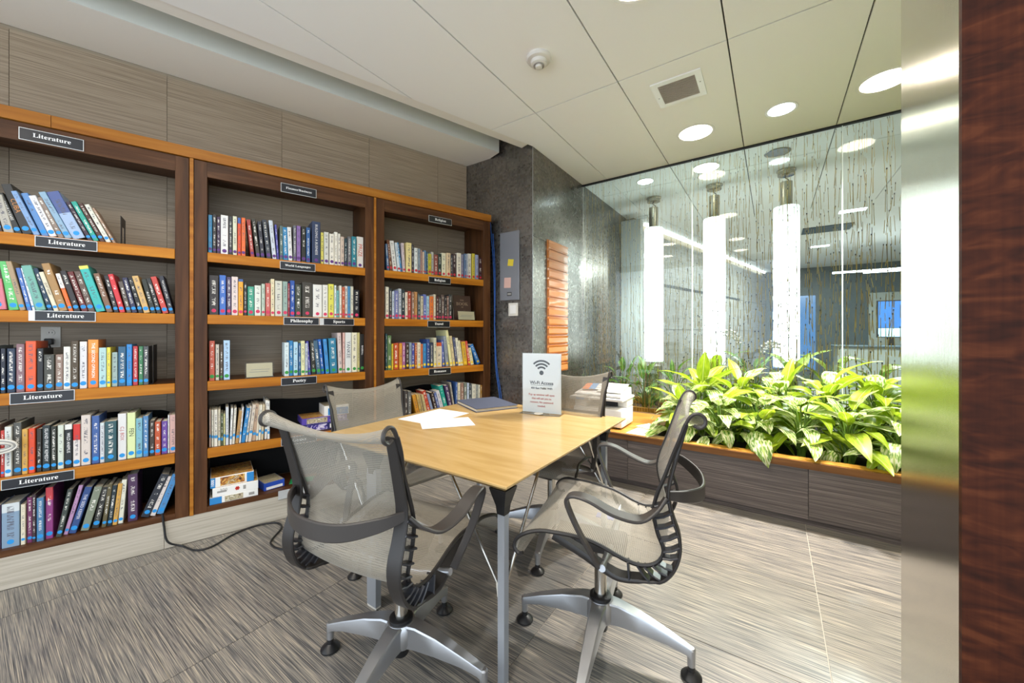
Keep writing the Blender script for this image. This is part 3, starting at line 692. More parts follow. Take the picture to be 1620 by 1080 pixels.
BOOKS = {
 'L1': [
  (-0.883, -0.854, 0.028, 0.184, 9.1, '3a2a28'),
  (-0.853, -0.82, 0.033, 0.183, 11.5, 'a8a49a'),
  (-0.818, -0.793, 0.024, 0.199, 17.7, '2a2a26', 'CARVE CLEARS', 'e8e8e0'),
  (-0.792, -0.757, 0.034, 0.244, 16.3, '2a2826', 'CUBA', 'c08040'),
  (-0.757, -0.733, 0.022, 0.219, 19.8, '7a9cc8'),
  (-0.732, -0.705, 0.025, 0.216, 18.7, '5a88c0'),
  (-0.704, -0.677, 0.026, 0.208, 19.9, 'd4d4d8'),
  (-0.676, -0.654, 0.021, 0.207, 21.5, '8a7a70'),
  (-0.653, -0.625, 0.026, 0.241, 22.4, '88a8c0'),
  (-0.624, -0.573, 0.047, 0.246, 22.3, '9ab0d0'),
  (-0.572, -0.551, 0.019, 0.209, 23.1, '3a2838'),
  (-0.55, -0.527, 0.021, 0.212, 23.0, '2a9c8c'),
  (-0.526, -0.504, 0.02, 0.209, 23.7, '4a2c24'),
  (-0.503, -0.481, 0.02, 0.207, 23.4, 'd4d4c8'),
  (-0.478, -0.465, 0.012, 0.195, 24.5, 'a08470'),
 ],
 'L2': [
  (-0.89, -0.84, 0.049, 0.15, 6.0, 'c87080'),
  (-0.839, -0.804, 0.035, 0.24, 7.2, '5cb868'),
  (-0.802, -0.781, 0.02, 0.243, 10.6, 'a08a6c'),
  (-0.78, -0.764, 0.016, 0.213, 10.0, '4a70b8'),
  (-0.763, -0.753, 0.01, 0.215, 10.4, 'd8dce4'),
  (-0.751, -0.715, 0.035, 0.228, 12.2, '6aa498'),
  (-0.714, -0.693, 0.02, 0.22, 13.4, '16324c'),
  (-0.692, -0.673, 0.018, 0.203, 14.7, 'd8d0b8', 'QUIET HEART', '3a3028'),
  (-0.672, -0.641, 0.03, 0.248, 14.5, 'a07c4c'),
  (-0.64, -0.622, 0.017, 0.199, 13.6, 'd86a28'),
  (-0.621, -0.598, 0.023, 0.215, 13.6, '2a2426'),
  (-0.596, -0.57, 0.025, 0.214, 14.6, '6a2624'),
  (-0.569, -0.542, 0.025, 0.217, 14.2, '5c4a40'),
  (-0.541, -0.504, 0.036, 0.25, 15.2, '35aca8'),
  (-0.502, -0.477, 0.024, 0.213, 13.9, '7a5a45'),
  (-0.475, -0.453, 0.021, 0.204, 11.6, '262022'),
  (-0.452, -0.429, 0.022, 0.213, 12.7, 'c83038'),
  (-0.426, -0.405, 0.021, 0.175, 11.4, '5a5048'),
  (-0.403, -0.381, 0.022, 0.198, 11.9, '2a2a4a'),
  (-0.379, -0.356, 0.022, 0.2, 12.7, '1e1e1c'),
  (-0.355, -0.327, 0.027, 0.212, 13.5, 'c8a468'),
  (-0.326, -0.303, 0.023, 0.196, 12.2, '24281f'),
  (-0.302, -0.279, 0.022, 0.203, 13.2, '282828'),
  (-0.277, -0.249, 0.027, 0.216, 14.3, 'c0443c'),
  (-0.247, -0.225, 0.022, 0.221, 12.2, '2c2c36'),
 ],
 'L3': [
  (-0.89, -0.864, 0.026, 0.234, 0.0, '3c4a50'),
  (-0.863, -0.845, 0.017, 0.219, 0.0, '1c2030'),
  (-0.845, -0.817, 0.028, 0.218, 0.0, '1a2c44'),
  (-0.816, -0.788, 0.028, 0.24, 0.0, '806068'),
  (-0.787, -0.752, 0.036, 0.254, 0.0, 'd8562c'),
  (-0.75, -0.727, 0.023, 0.216, 0.0, '1c1c20'),
  (-0.726, -0.69, 0.037, 0.184, 0.0, '404038'),
  (-0.689, -0.661, 0.028, 0.183, 0.0, '8a7468'),
  (-0.66, -0.634, 0.026, 0.223, 0.0, 'dcdcd4'),
  (-0.632, -0.604, 0.028, 0.253, 0.0, '4a3c28'),
  (-0.603, -0.574, 0.028, 0.249, 0.0, 'd4d4d8'),
  (-0.573, -0.533, 0.04, 0.259, 0.0, 'e07c28', 'THE SECOND OPINION', 'ffffff'),
  (-0.531, -0.503, 0.029, 0.215, 0.0, 'a8c8c8'),
  (-0.502, -0.486, 0.015, 0.216, 0.0, 'e8d44c'),
  (-0.485, -0.461, 0.024, 0.188, 0.0, '9ab0ac'),
  (-0.459, -0.427, 0.032, 0.219, 0.0, '2a5878'),
  (-0.426, -0.403, 0.023, 0.231, 0.0, '2a80c8'),
  (-0.401, -0.38, 0.021, 0.22, 0.0, 'b03038'),
  (-0.379, -0.359, 0.02, 0.219, 0.0, '3a7a50'),
  (-0.358, -0.334, 0.023, 0.219, 0.0, '4a4c50'),
 ],
 'L4': [
  (-0.894, -0.864, 0.031, 0.258, 0.0, '6a5048'),
  (-0.863, -0.85, 0.013, 0.227, 0.0, 'b83830'),
  (-0.849, -0.826, 0.023, 0.244, 0.0, 'd0d4d0'),
  (-0.825, -0.798, 0.028, 0.259, 0.0, '4c4c48'),
  (-0.795, -0.775, 0.02, 0.224, 0.0, 'c89a48'),
  (-0.774, -0.752, 0.022, 0.225, 0.0, 'd84a28'),
  (-0.751, -0.732, 0.019, 0.217, 0.0, '2c2822'),
  (-0.73, -0.702, 0.028, 0.233, 0.0, '1e2a2c', 'ISLAND FRUIT REMEDY', 'e8e8e8'),
  (-0.701, -0.68, 0.021, 0.225, 0.0, '24281e'),
  (-0.679, -0.657, 0.022, 0.226, 0.0, 'c8d0c4'),
  (-0.656, -0.628, 0.028, 0.226, 0.0, '1a1e22', 'WILD ANIMUS', 'f0f0f0'),
  (-0.627, -0.6, 0.027, 0.222, 0.0, 'd8d0cc'),
  (-0.598, -0.561, 0.036, 0.266, 0.0, 'cfc4bc'),
  (-0.56, -0.53, 0.03, 0.257, 0.0, '3a5a98'),
  (-0.529, -0.511, 0.018, 0.216, 0.0, 'c8ccd0'),
  (-0.509, -0.463, 0.046, 0.221, 0.0, '2a5058'),
  (-0.461, -0.426, 0.035, 0.256, 0.0, 'd8d8d8', 'C.J. BOX', 'b02828'),
  (-0.425, -0.39, 0.035, 0.256, 0.0, 'd4e0a8', 'FEN', '28302c'),
  (-0.389, -0.36, 0.028, 0.221, 0.0, '7ab0c0'),
  (-0.359, -0.336, 0.023, 0.231, 0.0, '5080b0'),
  (-0.334, -0.311, 0.023, 0.2, 0.0, '3a3028'),
  (-0.31, -0.284, 0.026, 0.192, 0.0, 'b8502c'),
  (-0.283, -0.256, 0.027, 0.189, 0.0, '6a48a0'),
  (-0.255, -0.248, 0.007, 0.223, 0.0, 'd0d0d0'),
  (-0.246, -0.217, 0.029, 0.222, 0.0, 'd0a8a0'),
 ],
 'L5': [
  (-0.881, -0.862, 0.019, 0.215, 0.0, '5a4a68'),
  (-0.86, -0.802, 0.058, 0.216, 0.0, '8098b0'),
  (-0.8, -0.784, 0.016, 0.2, 0.0, 'd8d0b8'),
  (-0.782, -0.764, 0.019, 0.229, 0.0, '70305c'),
  (-0.763, -0.75, 0.013, 0.242, 0.0, '3a2a30'),
  (-0.748, -0.723, 0.025, 0.22, 0.0, '4a78a0'),
  (-0.721, -0.694, 0.027, 0.263, 0.0, '8a3c7c'),
  (-0.686, -0.665, 0.021, 0.24, -9.7, '3c4440'),
  (-0.664, -0.646, 0.017, 0.251, -12.7, 'b890b8'),
  (-0.645, -0.616, 0.028, 0.237, -14.4, '304a80', 'THE SEED KEEPER', 'e0e0e8'),
  (-0.603, -0.57, 0.032, 0.227, -12.9, '7c8474'),
  (-0.564, -0.534, 0.029, 0.216, -10.5, '2c2c2a'),
  (-0.524, -0.505, 0.019, 0.23, -6.3, '5a5238'),
  (-0.504, -0.483, 0.021, 0.218, -5.6, '1c2c34'),
  (-0.481, -0.463, 0.019, 0.223, -5.7, 'c89a4c'),
  (-0.461, -0.441, 0.021, 0.239, -4.0, 'dcdccc'),
  (-0.421, -0.381, 0.041, 0.263, 0.0, '4a3050'),
  (-0.378, -0.336, 0.038, 0.241, -21.2, '262a34'),
  (-0.335, -0.31, 0.024, 0.223, -18.5, 'd8d0cc'),
  (-0.308, -0.276, 0.031, 0.226, -18.2, '4a88c0'),
 ],
 'M1': [
  (-0.07, -0.051, 0.02, 0.235, 0.0, '3a8cc0'),
  (-0.049, -0.03, 0.019, 0.242, 0.0, '2a2a2c'),
  (-0.029, -0.01, 0.019, 0.233, 0.0, '3a2848'),
  (-0.009, 0.03, 0.039, 0.246, 0.0, 'dcdcdc'),
  (0.031, 0.051, 0.02, 0.246, 0.0, '2a2c30'),
  (0.052, 0.076, 0.023, 0.25, 0.0, 'd0d0b8'),
  (0.077, 0.095, 0.018, 0.244, 0.0, 'd84c24'),
  (0.096, 0.119, 0.023, 0.249, 0.0, 'e06a30'),
  (0.146, 0.167, 0.021, 0.242, 5.3, 'a03c34'),
  (0.176, 0.199, 0.024, 0.254, 6.1, '3a3830'),
  (0.201, 0.225, 0.023, 0.241, 4.6, '2c2c38'),
  (0.234, 0.261, 0.027, 0.257, 6.1, '343a44'),
  (0.267, 0.291, 0.024, 0.26, 5.1, 'c4ccd8'),
  (0.293, 0.306, 0.013, 0.236, 3.6, '4a4a9c'),
  (0.308, 0.327, 0.019, 0.234, 0.0, '5a6a64'),
  (0.329, 0.359, 0.03, 0.227, 1.7, '2480b4'),
  (0.36, 0.386, 0.025, 0.232, 2.1, 'd8d8d8'),
  (0.388, 0.406, 0.018, 0.248, 0.0, '6a6a72'),
  (0.408, 0.434, 0.026, 0.251, 0.0, '8868a8'),
  (0.438, 0.466, 0.028, 0.252, 0.0, '24241e'),
  (0.468, 0.494, 0.026, 0.249, 0.0, '2c5890'),
  (0.503, 0.557, 0.055, 0.297, 0.0, '2c3a58', 'BUILDING A BUSINESS', 'e0e0e0'),
  (0.56, 0.579, 0.019, 0.228, 0.0, 'd8d068'),
  (0.581, 0.613, 0.032, 0.235, 0.0, 'c8c8c0'),
  (0.617, 0.65, 0.033, 0.228, 0.0, 'e0dcd0'),
  (0.651, 0.674, 0.023, 0.247, 0.0, 'e4e0d4'),
  (0.676, 0.693, 0.017, 0.239, 0.0, 'dcd8cc'),
  (0.694, 0.717, 0.023, 0.218, 0.0, 'c8b4a4'),
  (0.719, 0.741, 0.022, 0.21, 0.0, '28404a'),
  (0.743, 0.768, 0.026, 0.227, 0.0, '6a6a6c'),
  (0.77, 0.804, 0.034, 0.231, 0.0, '2a7c8c'),
  (0.808, 0.859, 0.051, 0.238, 0.0, 'e0dcd4', 'PRIZE', 'c04020'),
 ],
 'M2': [
  (-0.066, -0.018, 0.048, 0.244, 0.0, '2c2422'),
  (-0.016, 0.019, 0.035, 0.25, 0.0, '3c6cc0'),
  (0.021, 0.045, 0.024, 0.24, 0.0, '4a3c5c'),
  (0.046, 0.08, 0.034, 0.245, 0.0, 'd8c8c4'),
  (0.081, 0.107, 0.026, 0.232, 0.0, 'e8a028'),
  (0.108, 0.128, 0.019, 0.212, 0.0, '1e1e20'),
  (0.129, 0.166, 0.037, 0.19, 0.0, '3c9880'),
  (0.167, 0.203, 0.036, 0.199, 0.0, 'd4d8d0'),
  (0.205, 0.225, 0.02, 0.212, 0.0, 'b0c0b0'),
  (0.227, 0.255, 0.029, 0.219, 0.0, 'c06058'),
  (0.257, 0.279, 0.022, 0.249, 0.0, 'd8cca8'),
  (0.281, 0.324, 0.043, 0.239, 0.0, 'c8c8bc'),
  (0.326, 0.355, 0.029, 0.238, 0.0, '8ca49c'),
  (0.356, 0.368, 0.012, 0.228, 0.0, '903040'),
  (0.37, 0.398, 0.028, 0.248, 0.0, '2850a0'),
  (0.4, 0.439, 0.039, 0.223, 0.0, '3a4034'),
  (0.443, 0.508, 0.065, 0.244, 0.0, '3c3830'),
  (0.51, 0.571, 0.061, 0.232, 0.0, 'dcdcd8'),
  (0.573, 0.609, 0.036, 0.234, 0.0, 'd8d8d4'),
  (0.611, 0.647, 0.036, 0.242, 0.0, 'd4d058'),
  (0.649, 0.665, 0.016, 0.236, 0.0, 'd0dcdc'),
  (0.666, 0.683, 0.017, 0.199, 0.0, '68a8a8'),
  (0.685, 0.7, 0.015, 0.236, 0.0, 'd8d4c8'),
  (0.702, 0.721, 0.02, 0.226, 0.0, 'b05030'),
  (0.723, 0.743, 0.02, 0.236, 0.0, 'd4d0cc'),
  (0.745, 0.761, 0.017, 0.236, 0.0, '4a88b8'),
  (0.763, 0.783, 0.02, 0.236, 0.0, 'c0c0b0'),
  (0.787, 0.827, 0.04, 0.212, 0.0, '181c24'),
 ],
 'M3': [
  (-0.065, -0.037, 0.028, 0.246, 0.0, 'b85038'),
  (-0.035, -0.015, 0.02, 0.223, 0.0, 'c0bcb0'),
  (-0.013, 0.003, 0.016, 0.223, 0.0, '4a3a2c'),
  (0.005, 0.038, 0.034, 0.248, 0.0, 'a8c8e8'),
  (0.335, 0.362, 0.028, 0.229, 0.0, 'c8d8dc'),
  (0.364, 0.388, 0.024, 0.241, 0.0, '2878b0'),
  (0.39, 0.418, 0.028, 0.232, 0.0, 'a8cce0'),
  (0.42, 0.433, 0.014, 0.223, 0.0, '2a5a8c'),
  (0.435, 0.458, 0.024, 0.239, 0.0, 'd8d8a8'),
  (0.46, 0.478, 0.018, 0.222, 0.0, 'b0b8c8'),
  (0.481, 0.499, 0.018, 0.236, 3.7, '4a48a0'),
  (0.501, 0.53, 0.029, 0.239, 2.6, '282820'),
  (0.534, 0.562, 0.028, 0.24, 5.6, '3c5c74'),
  (0.564, 0.586, 0.022, 0.248, 5.5, '2868c0'),
  (0.594, 0.617, 0.024, 0.25, 4.3, '3a88c8'),
  (0.622, 0.674, 0.051, 0.255, 2.4, '2a7898'),
  (0.679, 0.705, 0.026, 0.295, 1.8, 'c8b8b4'),
  (0.707, 0.722, 0.015, 0.297, 0.0, 'd0a8a0'),
  (0.724, 0.769, 0.045, 0.297, 0.0, 'd0d4d4', 'YANKEE', '303850'),
  (0.771, 0.81, 0.04, 0.297, 0.0, 'dcd8c0'),
  (0.812, 0.831, 0.019, 0.297, 0.0, 'b8b078'),
  (0.834, 0.862, 0.028, 0.286, 0.0, '161616', 'BASEBALL', 'e8e8e8'),
 ],
 'M4': [
  (-0.065, -0.055, 0.009, 0.229, 0.0, 'c8b0a0'),
  (-0.054, -0.043, 0.011, 0.228, 0.0, 'd8d4c4'),
  (-0.042, -0.023, 0.019, 0.228, 0.0, 'e0dcd0'),
  (-0.022, -0.009, 0.013, 0.227, 0.0, 'c8c0a8'),
  (-0.008, 0.004, 0.012, 0.202, 0.0, '4a5438'),
  (0.005, 0.014, 0.009, 0.196, 0.0, 'c8c488'),
  (0.016, 0.033, 0.016, 0.238, 0.0, 'c8ccd0'),
  (0.034, 0.046, 0.012, 0.228, -2.0, 'dcdcd8'),
  (0.047, 0.061, 0.014, 0.226, -2.8, 'd4d0c4'),
  (0.063, 0.081, 0.018, 0.204, -5.6, 'b08850'),
  (0.083, 0.092, 0.009, 0.226, -4.4, 'd8dce0'),
  (0.093, 0.114, 0.021, 0.22, -7.6, '2a7cb8'),
  (0.116, 0.128, 0.012, 0.226, -6.1, 'd4d0c8'),
  (0.129, 0.149, 0.019, 0.237, -6.2, 'd0c4b4'),
  (0.15, 0.171, 0.021, 0.239, -4.8, 'b89c84'),
  (0.172, 0.185, 0.013, 0.232, -2.9, 'd8d0bc'),
  (0.186, 0.199, 0.013, 0.231, -2.6, 'dcd8c8'),
  (0.2, 0.214, 0.014, 0.231, -2.6, 'c8b898'),
  (0.219, 0.234, 0.015, 0.257, -1.9, 'e0dcd4'),
  (0.237, 0.25, 0.014, 0.253, 0.0, 'd8d8d4'),
 ],
 'R1': [
  (1.035, 1.055, 0.02, 0.211, 4.3, '4a6a90'),
  (1.059, 1.083, 0.024, 0.245, 6.5, '6a4430'),
  (1.086, 1.123, 0.036, 0.243, 7.2, 'd8d8d4'),
  (1.127, 1.15, 0.023, 0.235, 6.4, 'c8d4dc'),
  (1.151, 1.166, 0.014, 0.239, 7.7, '2a80b4'),
  (1.168, 1.19, 0.022, 0.238, 3.2, 'c8b8b8'),
  (1.195, 1.241, 0.046, 0.247, 0.0, 'e0d090'),
  (1.243, 1.262, 0.018, 0.237, 0.0, '3a3a44'),
  (1.264, 1.292, 0.028, 0.212, 0.0, 'd8dcd8'),
  (1.297, 1.32, 0.023, 0.212, 0.0, '8a9aa8'),
  (1.322, 1.336, 0.014, 0.203, 0.0, 'a88478'),
  (1.338, 1.351, 0.013, 0.189, 0.0, 'c8b098'),
  (1.353, 1.371, 0.018, 0.203, 0.0, '6a8cb0'),
  (1.373, 1.386, 0.013, 0.193, 0.0, '3a5a6a'),
  (1.387, 1.418, 0.03, 0.179, 0.0, 'b8b030'),
  (1.419, 1.443, 0.024, 0.2, 0.0, 'b0b0a8'),
  (1.446, 1.483, 0.036, 0.181, 0.0, '8a4c40'),
  (1.484, 1.515, 0.03, 0.192, 0.0, '24342c'),
  (1.517, 1.559, 0.042, 0.204, 0.0, 'd8d4b8'),
  (1.561, 1.6, 0.039, 0.209, 0.0, 'd4bc98'),
  (1.603, 1.625, 0.023, 0.197, 0.0, '4a4e54'),
  (1.627, 1.658, 0.031, 0.209, 0.0, '382428'),
  (1.665, 1.708, 0.043, 0.222, 0.0, 'e0d8c4'),
  (1.71, 1.737, 0.027, 0.214, 0.0, '8888a0'),
  (1.739, 1.758, 0.02, 0.224, 0.0, '5a7090'),
  (1.761, 1.777, 0.017, 0.221, 0.0, 'a8b0c0'),
  (1.779, 1.816, 0.037, 0.232, 0.0, 'd8d4c8'),
  (1.826, 1.857, 0.031, 0.238, 0.0, 'c8b838'),
  (1.859, 1.889, 0.03, 0.229, 0.0, '9098b8'),
  (1.894, 1.935, 0.042, 0.21, 0.0, '40242c'),
 ],
 'R2': [
  (1.025, 1.053, 0.028, 0.253, 0.0, 'e0dccc'),
  (1.056, 1.076, 0.021, 0.242, 0.0, '3a3e40'),
  (1.079, 1.095, 0.017, 0.221, 0.0, 'b8c4d0'),
  (1.097, 1.129, 0.032, 0.227, 0.0, '6a70a0'),
  (1.131, 1.156, 0.025, 0.245, 0.0, 'b0b8c0'),
  (1.159, 1.185, 0.026, 0.239, 0.0, '26343c'),
  (1.187, 1.207, 0.02, 0.22, 0.0, 'd8ccb8'),
  (1.209, 1.24, 0.031, 0.23, 0.0, 'a04434'),
  (1.242, 1.262, 0.02, 0.224, 0.0, '8a6a58'),
  (1.264, 1.294, 0.029, 0.228, 0.0, 'b88858'),
  (1.296, 1.317, 0.021, 0.214, 0.0, '3a4a50'),
  (1.319, 1.344, 0.025, 0.196, 0.0, 'b8b098'),
  (1.346, 1.372, 0.026, 0.212, 0.0, '6070b0'),
  (1.374, 1.4, 0.026, 0.199, 0.0, '98b8c8'),
  (1.403, 1.438, 0.036, 0.199, 0.0, 'd07030'),
  (1.441, 1.46, 0.019, 0.218, 0.0, 'c8c0a8'),
  (1.465, 1.489, 0.024, 0.202, 0.0, '4a2c28'),
  (1.491, 1.511, 0.02, 0.198, 0.0, '3a3030'),
  (1.514, 1.541, 0.027, 0.217, 0.0, '5a4a44'),
  (1.543, 1.566, 0.023, 0.207, 0.0, '2a2424'),
  (1.568, 1.586, 0.018, 0.211, 0.0, '7a5a50'),
  (1.588, 1.618, 0.029, 0.227, 0.0, '383838'),
 ],
 'R3': [
  (1.024, 1.037, 0.013, 0.289, 0.0, '3a5a60'),
  (1.039, 1.071, 0.032, 0.274, 0.0, '5a7850'),
  (1.073, 1.088, 0.015, 0.207, 0.0, 'c8b030'),
  (1.091, 1.135, 0.044, 0.212, 0.0, 'b8502c'),
  (1.138, 1.161, 0.024, 0.211, 0.0, 'd09030'),
  (1.163, 1.189, 0.026, 0.216, 0.0, 'a06090'),
  (1.191, 1.218, 0.026, 0.21, 0.0, '3c2c20'),
  (1.22, 1.242, 0.022, 0.215, 0.0, '8898a8'),
  (1.244, 1.269, 0.025, 0.209, 0.0, '4850a0'),
  (1.271, 1.289, 0.018, 0.209, 0.0, 'b05a28'),
  (1.291, 1.321, 0.03, 0.214, 0.0, 'd4c8b0'),
  (1.323, 1.342, 0.018, 0.202, 0.0, 'c86838'),
  (1.344, 1.374, 0.03, 0.204, 0.0, '3888c0'),
  (1.377, 1.403, 0.026, 0.24, 0.0, '304a88'),
  (1.405, 1.433, 0.029, 0.212, 0.0, '2a3448'),
  (1.438, 1.464, 0.025, 0.253, 0.0, 'c8c4a8'),
  (1.467, 1.521, 0.054, 0.211, 0.0, 'd4c8b0'),
  (1.525, 1.547, 0.022, 0.233, 3.0, '5060a0'),
  (1.556, 1.583, 0.028, 0.267, 5.4, '8c949c'),
  (1.596, 1.622, 0.025, 0.32, 8.2, 'd8d4a0'),
  (1.624, 1.65, 0.026, 0.268, 7.7, 'c8b890'),
  (1.654, 1.676, 0.022, 0.256, 7.5, '4a506c'),
  (1.679, 1.705, 0.026, 0.25, 7.5, 'd8d4c0'),
  (1.707, 1.731, 0.024, 0.227, 8.6, 'd0ccb0'),
  (1.734, 1.777, 0.043, 0.214, 6.4, 'c8a030'),
  (1.781, 1.804, 0.023, 0.221, 9.1, 'c04838'),
  (1.808, 1.843, 0.034, 0.157, 12.0, 'd0c8a0'),
  (1.882, 1.924, 0.039, 0.197, 24.5, '2a70b8'),
 ],
 'R4': [
  (1.183, 1.207, 0.024, 0.232, 0.0, '4a4440'),
  (1.21, 1.238, 0.028, 0.226, 0.0, '6a6a68'),
  (1.288, 1.319, 0.03, 0.195, 13.3, 'd0902c'),
  (1.321, 1.342, 0.02, 0.196, 12.4, 'c8a860'),
  (1.344, 1.363, 0.018, 0.194, 13.0, 'b8a070'),
  (1.365, 1.386, 0.021, 0.191, 12.6, 'c0b080'),
  (1.391, 1.424, 0.032, 0.221, 15.3, 'b8442c'),
  (1.427, 1.454, 0.025, 0.188, 15.7, '8a98b8'),
  (1.457, 1.487, 0.028, 0.201, 14.8, '3a2c28'),
  (1.489, 1.512, 0.023, 0.193, 14.9, '5a6aa0'),
  (1.515, 1.55, 0.033, 0.208, 15.3, 'c8c8d0'),
  (1.553, 1.591, 0.037, 0.25, 14.6, '209888'),
  (1.596, 1.629, 0.032, 0.25, 13.1, '4a3860'),
  (1.632, 1.65, 0.018, 0.269, 9.3, '8a8478'),
  (1.651, 1.668, 0.017, 0.266, 0.0, '3c5c98'),
  (1.671, 1.701, 0.03, 0.256, 0.0, 'c8c0a8'),
  (1.703, 1.733, 0.029, 0.253, 0.0, '8a6a5c'),
  (1.735, 1.766, 0.031, 0.254, 0.0, '6a7068'),
  (1.769, 1.789, 0.02, 0.248, 0.0, 'b0bcd0'),
  (1.792, 1.819, 0.027, 0.242, 0.0, '3c4650'),
  (1.822, 1.861, 0.039, 0.231, 0.0, 'c8c4b4'),
  (1.864, 1.889, 0.025, 0.222, 0.0, 'a0a4a0'),
  (1.892, 1.909, 0.017, 0.22, 0.0, 'd8d4c0'),
  (1.911, 1.929, 0.017, 0.216, 0.0, 'a8803c'),
 ],
}

# ================================================================== BOOKCASES
SHELF_Z = {1: 1.74, 2: 1.36, 3: .953, 4: .543}
UNITS = {'L': (-1.155, -.221, 'left bookcase'), 'M': (-.074, .861, 'middle bookcase'), 'R': (1.005, 1.927, 'right bookcase')}
def bc_empty(name, s, y, z): return empty(name, bc(s, y, z), BC)
for key, (a, b, nm) in UNITS.items():
    t = bc_empty('bookcase', a, 0, .158)
    tag(t, {'L':'dark brown open bookcase with honey shelf edges, leftmost, cut by the picture edge','M':'dark brown open bookcase with honey shelf edges, middle of the three','R':'dark brown open bookcase with honey shelf edges, beside the dark tiled pillar'}[key], 'bookcase', 'row of three bookcases')
    w = b-a
    MB().bbox(-.062, 0, 0, .35, 0, 2.13, .0015, 1).build('side_panel', M['wood_dark'], t)
    MB().bbox(w, w+.062 if key != 'R' else w+.075, 0, .35, 0, 2.13, .0015, 1).build('side_panel', M['wood_dark'], t)
    MB().box(0, w, .001, .022, 2.04, 2.13).build('header_rail', M['wood_dark_h'], t)
    MB().box(0, w, .022, .35, 2.10, 2.13).build('top_panel', M['wood_dark_h'], t)
    for k, z in SHELF_Z.items():
        sh = MB().box(.001, w-.001, .022, .35, z-.158-.04, z-.158).build('shelf', M['wood_dark_h'], t)
        MB().bbox(.001, w-.001, .0, .0218, z-.158-.058, z-.158+.0, .002, 1).build('shelf_edge', M['wood_honey'], sh)
    MB().box(0, w, .0, .35, 0, .033).build('bottom_shelf', M['wood_dark_h'], t)
# honey filler strips and capping
for s0, s1 in ((-.156,-.138),(.924,.941)):
    structure(strip('trim_7', M['wood_cap'], s0, s1, -.004, .3, .158, 2.29))
structure(strip('trim_8', M['wood_cap'], -3.3, -.693, -.012, WALL_Y-.005, 2.291, 2.352))
structure(strip('trim_9', M['wood_cap'], -.691, 2.004, -.012, WALL_Y-.005, 2.291, 2.352))
# more of the same run outside the picture on the left
structure(strip('trim_10', M['wood_dark'], -3.3, -1.22, .0, .3, .158, 2.29))

# ------------------------------------------------------------------ books
WORDS = [('black','1c1c1e'),('charcoal','3c3c3e'),('grey','808080'),('pale grey','b4b8b8'),('white','dcdcd8'),('cream','dcd2b0'),('tan','bc9860'),('brown','7a5a45'),('dark brown','3c2a24'),
 ('red','c03038'),('dark red','6a2624'),('pink','cc8890'),('orange','d8702c'),('yellow','d8cc50'),('olive','7c8060'),('green','55a860'),('dark green','30503c'),('teal','2c9c94'),('dark teal','2a5860'),
 ('light blue','88b0d0'),('blue','3a78c0'),('navy blue','28385c'),('purple','6a4890'),('dark purple','40284a'),('lilac','a890b8')]
def colour_word(h):
    c = [int(h[i:i+2],16) for i in (0,2,4)]
    return min(WORDS, key=lambda w: sum((int(w[1][i:i+2],16)-c[i//2])**2 for i in (0,2,4)))[0]
ORD = ['', 'first','second','third','fourth','fifth','sixth','seventh','eighth','ninth','tenth','eleventh','twelfth','thirteenth','fourteenth','fifteenth','sixteenth','seventeenth']
SHELF_NAME = {'1':'top shelf','2':'second shelf from top','3':'third shelf from top','4':'fourth shelf from top','5':'bottom shelf'}
STK = {'L':'blue','M1':'purple','M2':'pink','M3':'green','M4':'bluetape','R1':'red','R2':'pink','R3':'yellow','R4':None}
dot_mesh = {k: MB().lathe([(.001,-.0004),(1,-.0004)], n=16, cap=False).build('spine_sticker', m, mesh_only=True) for k, m in STICK.items()}
tape_mesh = MB().box(-1,1,-.0006,0,-.75,.75).build('spine_sticker', STICK['bluetape'], mesh_only=True)
rb = random.Random(11)
def book_mesh(th, dp, h):
    bm = bmesh.new(); uvl = bm.loops.layers.uv.new('UVMap')
    e = min(.0022, th*.14); bd = min(.0016, th*.12)
    # outline of the wrap-round cover, in plan
    out = [(0,dp),(0,e),(e,0),(th-e,0),(th,e),(th,dp)]
    inn = [(bd,dp),(bd,e+bd),(e+bd,bd),(th-e-bd,bd),(th-bd,e+bd),(th-bd,dp)]
    for z in (0,1): pass
    vo = [[bm.verts.new((p[0],p[1],z)) for p in out] for z in (0,h)]
    vi = [[bm.verts.new((p[0],p[1],z)) for p in inn] for z in (0,h)]
    def face(vs, spine=False):
        f = bm.faces.new(vs)
        for l in f.loops:
            l[uvl].uv = (l.vert.co.x/th, l.vert.co.z/h) if spine else (-1, .3)
    for i in range(5):
        face((vo[0][i],vo[0][i+1],vo[1][i+1],vo[1][i]), i in (1,2,3))
        face((vi[0][i+1],vi[0][i],vi[1][i],vi[1][i+1]))
        face((vo[1][i],vo[1][i+1],vi[1][i+1],vi[1][i])); face((vo[0][i+1],vo[0][i],vi[0][i],vi[0][i+1]))
    face((vo[0][0],vo[1][0],vi[1][0],vi[0][0])); face((vo[0][5],vi[0][5],vi[1][5],vo[1][5]))
    bmesh.ops.recalc_face_normals(bm, faces=bm.faces[:])
    me = bpy.data.meshes.new('book'); bm.to_mesh(me); bm.free(); me.materials.append(M['book_cover'])
    pg = MB().box(bd+.0003, th-bd-.0003, e+bd, dp-.003, .003, h-.003).build('pages', M['pages'], mesh_only=True)
    return me, pg
TXT_MAT = {}
def txt_mat(h):
    if h not in TXT_MAT: TXT_MAT[h] = plain('print_'+h, h, .5)
    return TXT_MAT[h]
BANDS = {('L2',9):('e4e0dc',.62),('L2',13):('d8d060',.93),('L3',10):('e8e6e0',.9),('L4',10):('dcdcd8',.88),('L4',14):('c8d4d4',.93),('L5',6):('c04048',.75),('M2',4):('3c5c98',.93),('M2',14):('2850a0',.5),('R3',16):('c8582c',.85),
         ('L5',1):('c9d0d4',.8),('L4',11):('c83028',.62),('M1',6):('3058a0',.85),('L1',9):('4a5a90',.55),('L3',11):('e8923c',.72),('L4',16):('d8d8d8',.5)}
